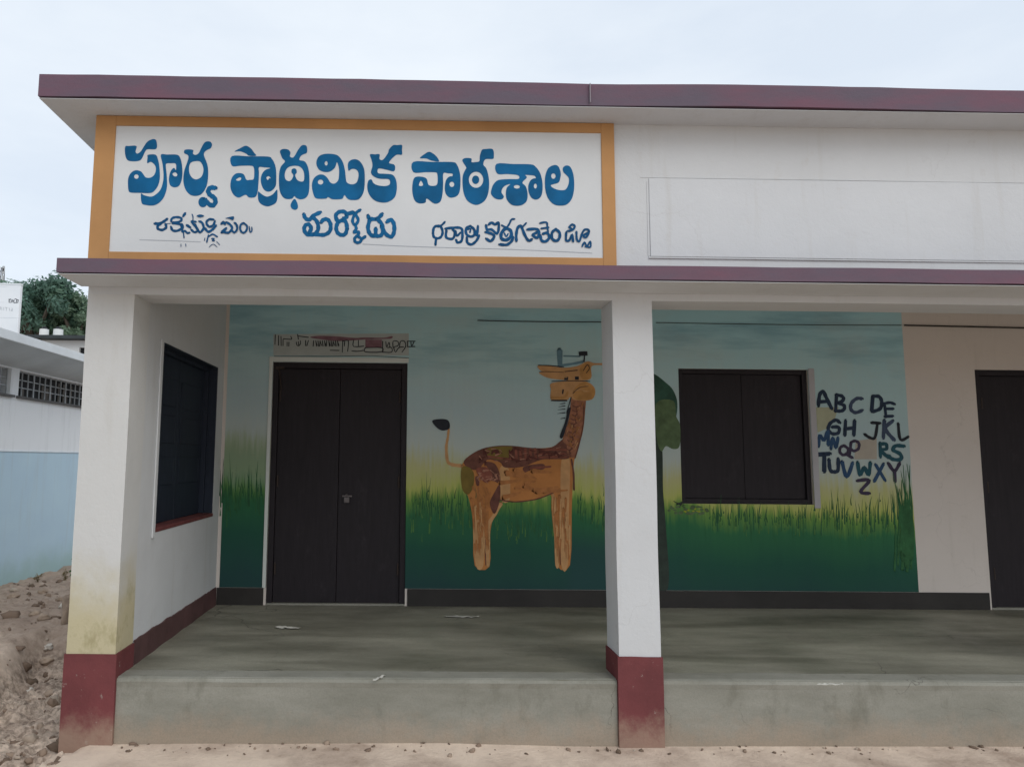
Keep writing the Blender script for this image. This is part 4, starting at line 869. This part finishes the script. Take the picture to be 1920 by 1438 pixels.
# ------------------------------------------------------------------ trees beyond
def leafmat(name, c):
    k = NB(name, .6, .3)
    oi = k.n('ShaderNodeNewGeometry'); f = k.ramp(k.noise(1.2, 3), [(.3, 0.0), (.7, 1.0)])
    isl = k.ramp(oi.outputs['Random Per Island'], [(0, 0.0), (1, 1.0)])
    tr = k.n('ShaderNodeBsdfTranslucent'); tr.inputs[0].default_value = (*[min(1, v*1.9) for v in c], 1); ms_ = k.n('ShaderNodeMixShader'); ms_.inputs[0].default_value = .38
    k.l(k.b.outputs[0], ms_.inputs[1]); k.l(tr.outputs[0], ms_.inputs[2]); k.l(ms_.outputs[0], k.t.nodes['Material Output'].inputs[0])
    c1 = k.mix(isl, tuple(v*.55 for v in c), tuple(v*1.45 for v in c)); k.col(k.mix(k.math('MULTIPLY', f, .4), c1, tuple(v*.55 for v in c)))
    return k.m
LEAF = [leafmat('leaf_green', (.12, .205, .145)), leafmat('leaf_dark_green', (.10, .18, .14)), leafmat('leaf_light_green', (.15, .22, .15))]
BARK = paintmat('bark', (.12, .10, .08), .4, 8, .9, .6)
def tree(x, y, top, rad, mat, label, seed, n=4200):
    R = random.Random(seed); t = thing('tree', label, 'tree', 'trees behind the low buildings'); z0 = -.4; base = top-rad*1.75
    bm = bmesh.new(); tube(bm, [(x, y, z0), (x+.1, y, z0+(base-z0)*.5), (x-.05, y+.1, base+.3)], [.28, .22, .16], 8)
    clumps = []
    for i in range(26):
        a = R.random()*2*PI; e = R.uniform(-.6, 1); rr = rad*R.uniform(.35, .95)*math.sqrt(1-.55*e*e)
        c = Vector((x+math.cos(a)*rr, y+math.sin(a)*rr, base+rad*.85+e*rad*.82)); clumps.append((c, rad*R.uniform(.18, .36)))
    clumps.append((Vector((x, y, top-rad*.15)), rad*.22))
    for c, r in clumps[:12]:
        tube(bm, [(x-.05, y+.1, base+.1), ((x+c.x)/2, (y+c.y)/2, (base+c.z)/2+.15), tuple(c)], [.10, .06, .02], 5)
    link('trunk', bm, BARK, t, True)
    bm = bmesh.new()
    for i in range(n):
        c, r = clumps[R.randrange(len(clumps))]
        d = Vector((R.gauss(0, 1), R.gauss(0, 1), R.gauss(0, .8))); d = d.normalized()*r*R.random()**.4*1.15
        p = c+d; s = R.uniform(.045, .11); nrm = (d.normalized()+Vector((R.uniform(-.8, .8), R.uniform(-.8, .8), R.uniform(-.2, 1)))).normalized()
        u_ = nrm.orthogonal().normalized(); v_ = nrm.cross(u_); an = R.random()*PI
        u2 = u_*math.cos(an)+v_*math.sin(an); v2 = nrm.cross(u2)
        bm.faces.new([bm.verts.new(q_) for q_ in (p-u2*s*1.5, p-v2*s*.6, p+u2*s*1.5, p+v2*s*.6)])
    link('crown', bm, mat, t)
def txy(u, v, y): p = at(u, v, 1, y); return p.x, p.z
for i, (u, v, y, rad, m, lab) in enumerate((
        (72, 523, 24.5, 1.7, 1, 'tallest dark green tree just right of the white wall'), (40, 536, 26.5, 1.9, 0, 'dense green tree rising right behind the white wall'),
        (112, 540, 25.5, 1.6, 0, 'mid green tree between the tall tree and the school pillar'), (150, 552, 24.8, 1.5, 2, 'lighter green tree hard against the school pillar'),
        (185, 556, 26.8, 1.9, 1, 'dark green tree mostly hidden behind the school corner'))):
    x, z = txy(u, v, y); tree(x, y, z, rad, LEAF[m], lab, 11+i)
for i, (u, v, y, rad, m, lab) in enumerate(((92, 590, 28.5, 2.2, 1, 'low dark tree filling the gap under the tall tree'), (140, 600, 28.8, 2.2, 0, 'low green tree behind the far white house'))):
    x, z = txy(u, v, y); tree(x, y, z, rad, LEAF[m], lab, 31+i, 3500)

# ------------------------------------------------------------------ lattice mast on the skyline
ms = thing('lattice_mast', 'thin steel lattice mast far off on the left skyline', 'mast')
mp = at(4, 500, 1, 70.0); R = random.Random(2); bm = bmesh.new(); H = mp.z
for sx in (-1, 1):
    for sy in (-1, 1): tube(bm, [(mp.x+sx*.9, 70+sy*.9, -.5), (mp.x+sx*.16, 70+sy*.16, H)], .05, 4)
nseg = 26
for i in range(nseg):
    z0_, z1_ = H*i/nseg, H*(i+1)/nseg; w0 = .9-.74*i/nseg; w1 = .9-.74*(i+1)/nseg
    s = 1 if i % 2 else -1
    tube(bm, [(mp.x-s*w0, 70-w0, z0_), (mp.x+s*w1, 70-w1, z1_)], .03, 4); tube(bm, [(mp.x+w0, 70-s*w0, z0_), (mp.x+w1, 70+s*w1, z1_)], .03, 4)
link('tower_frame', bm, paintmat('mast_steel', (.22, .24, .26), .2), ms)
for dz, dx in ((-.25, .3), (-.7, -.3), (-.5, .32), (-1.3, .28)):
    boxo('antenna', (mp.x+dx-.09, mp.x+dx+.09, 69.7, 69.85, H+dz-.3, H+dz+.3), BARS, ms, .01)

# ------------------------------------------------------------------ small things on the ground and floor
STONE = paintmat('stone', (.44, .34, .26), .35, 9, .9, .6); PALE = paintmat('pale_stone', (.62, .57, .50), .2, 9, .9, .4)
def stone(p, r, mat, label, seed, sq=(1, 1, .7), name='stone', group='stones on the soil beside the school'):
    bm = bmesh.new(); bmesh.ops.create_icosphere(bm, subdivisions=3, radius=1)
    for v in bm.verts:
        n_ = v.co.normalized(); f = 1+.5*noise.noise(n_*1.9+Vector((seed*3.1, 0, 0)))+.22*noise.noise(n_*4.3+Vector((0, seed, 0)))+.08*noise.noise(n_*11)
        v.co = Vector((n_.x*r*sq[0]*f, n_.y*r*sq[1]*f, n_.z*r*sq[2]*f))+p
    o = link(name, bm, mat, None, True); tag(o, label, 'stone', group); return o
def gp(u, v):
    z = ZG+.12
    for _ in range(12): p = at(u, v, 2, z); z = GH(p.x, p.y)
    return Vector((p.x, p.y, z))
p = gp(122, 1226); stone(p+Vector((0, 0, .10)), .085, STONE, 'upright broken slab of stone leaning beside the stained corner pillar', 1, (.55, 1, 1.7))
for (u, v, r, m, lab, sd) in ((93, 1182, .035, PALE, 'small white pebble at the head of the soil bank', 2), (120, 1136, .045, PALE, 'pale stone half buried near the corner pillar', 3), (82, 1160, .05, STONE, 'flat brown stone above the small white pebble', 4), (62, 1213, .05, STONE, 'dark stone on the broken edge of the soil bank', 5),
                          (25, 1120, .06, STONE, 'brown stone in the rough soil near the left edge', 6), (80, 1110, .055, STONE, 'round clod of earth in the rough soil', 7), (98, 1292, .05, STONE, 'brown rubble lump low beside the maroon pillar foot', 8), (86, 1262, .045, STONE, 'smaller rubble lump in the hollow by the pillar foot', 9), (55, 1295, .03, PALE, 'pale pebble low on the sandy slope', 10), (112, 1124, .04, STONE, 'brown stone next to the half buried pale one', 12)):
    p = gp(u, v); stone(p+Vector((0, 0, r*.25)), r, m, lab, sd)
def rubble():
    R = random.Random(21); bm = bmesh.new(); done = 0
    protos = []
    for q in range(6):
        t = bmesh.new(); bmesh.ops.create_icosphere(t, subdivisions=2, radius=1)
        for v in t.verts:
            n_ = v.co.normalized(); v.co = n_*(1+.5*noise.noise(n_*1.7+Vector((q*5, 0, 0)))+.25*noise.noise(n_*4+Vector((0, q*3, 0))))
        me = bpy.data.meshes.new('t'); t.to_mesh(me); t.free(); protos.append(me)
    def put(x, y, r):
        n0 = len(bm.verts); bm.from_mesh(R.choice(protos)); bm.verts.ensure_lookup_table()
        m = Matrix.Translation((x, y, GH(x, y)+r*.15)) @ Matrix.Rotation(R.random()*6.3, 4, 'Z') @ Matrix.Rotation(R.random()*6.3, 4, 'X') @ Matrix.Diagonal((r*R.uniform(.7, 1.4), r*R.uniform(.7, 1.2), r*R.uniform(.45, .9), 1))
        for v in bm.verts[n0:]: v.co = m @ v.co
    for i in range(150):                                                # hollow beside the pillar foot
        y = R.uniform(-2.4, -.5); put(-.42+.16*R.gauss(0, 1)-max(0, y+1.6)*.45, y, .008+.035*R.random()**2.5)
    for i in range(260):                                                # rough heap in front of the blue wall
        put(R.uniform(-3.7, -.4), R.uniform(-.3, 4.2), .008+.045*R.random()**3.5)
    for i in range(90): put(R.uniform(-1.8, -.6), R.uniform(-2.4, -.4), .005+.018*R.random()**3)
    for i in range(170):                                                # along the foot of the step
        put(R.uniform(.02, 7.5), FY+.01-abs(R.gauss(0, .07)), .004+.016*R.random()**3)
    k = NB('earth_clods', .95, .05); oi = k.n('ShaderNodeNewGeometry').outputs['Random Per Island']
    c = k.ramp(oi, [(0, (.13, .095, .07)), (.55, (.23, .165, .125)), (.88, (.38, .29, .22)), (1, (.55, .47, .39))])
    k.col(k.mix(k.math('MULTIPLY', k.noise(40, 5, .7), .5), c, (.16, .12, .09))); k.bump(k.noise(60, 5), .6, .01)
    o = link('rubble', bm, k.m, None, True); o['kind'] = 'stuff'; o['label'] = 'loose clods and rubble strewn over the soil'
rubble()
# weeds
WEED = leafmat('weed_green', (.05, .13, .04)); DRY = leafmat('dry_weed', (.20, .16, .09))
def weed(u, v, h, n, mat, label, seed, spread=.35):
    R = random.Random(seed); p = gp(u, v); t = thing('weed', label, 'weed', 'weeds on the soil bank')
    bs = bmesh.new(); bl = bmesh.new()
    for i in range(n):
        a = R.random()*2*PI; hh = h*R.uniform(.55, 1); d = Vector((math.cos(a), math.sin(a), 0))*spread*hh
        pts = [p+Vector((0, 0, -.02)), p+d*.35+Vector((0, 0, hh*.55)), p+d+Vector((0, 0, hh))]
        tube(bs, pts, [.004, .003, .0012], 4)
        for k in range(7):
            q_ = pts[1].lerp(pts[2], k/6) if k > 2 else pts[0].lerp(pts[1], .3+k/4); s = R.uniform(.012, .024)
            nr = Vector((R.uniform(-1, 1), R.uniform(-1, 1), R.uniform(.2, 1))).normalized(); u_ = nr.orthogonal().normalized(); v_ = nr.cross(u_)
            bl.faces.new([bl.verts.new(q2) for q2 in (q_, q_+u_*s+v_*s*.5, q_+u_*2.2*s, q_+u_*s-v_*s*.5)])
    link('stem', bs, mat, t); link('foliage', bl, mat, t)
weed(133, 1080, .33, 5, WEED, 'tall thin green weed hard against the corner pillar', 1, .12)
weed(46, 1079, .16, 5, DRY, 'dry twiggy weed on the heap below the blue wall', 2)
weed(24, 1087, .12, 6, DRY, 'short brown weed tuft left of the dry twiggy one', 3)
weed(122, 1086, .15, 6, DRY, 'dry brown weed left of the tall green weed', 4)
weed(70, 1092, .10, 6, DRY, 'small brown tuft between the dry weeds', 5)
# scraps on the verandah floor
PAPER = paintmat('dusty_paper', (.55, .54, .49), .2, 12, .9, .1)
def scrap(u0, v0, u1, v1, label, seed, th=.07):
    a, c = at(u0, v0, 2, 0), at(u1, v1, 2, 0); R = random.Random(seed); bm = bmesh.new(); n = 9; rows = []
    d = (c-a); L = d.length; d.normalize(); s = Vector((-d.y, d.x, 0))
    for i in range(n+1):
        t = i/n; wv = th*(.35+.65*math.sin(PI*(.08+.84*t)))*R.uniform(.7, 1.1)
        rows.append([bm.verts.new(a+d*L*t+s*wv*e+Vector((0, 0, .003+.008*R.random()))) for e in (-.5, 0, .5)])
    for A_, B_ in zip(rows, rows[1:]):
        for k in (0, 1): bm.faces.new((A_[k], B_[k], B_[k+1], A_[k+1]))
    o = link('paper_scrap', bm, PAPER); md = o.modifiers.new('thick', 'SOLIDIFY'); md.thickness = .0015
    tag(o, label, 'litter', 'scraps on the verandah floor')
scrap(517, 1175, 562, 1177, 'crumpled pale scrap on the floor in front of the dark door', 1, .07)
scrap(834, 1155, 898, 1156, 'long thin pale scrap on the floor below the giraffe', 2, .05)
scrap(700, 1276, 722, 1266, 'small white scrap on the front edge of the floor below the door', 3, .02)
scrap(1532, 1283, 1580, 1283, 'thin pale scrap on the floor edge right of the pillar', 4, .02)
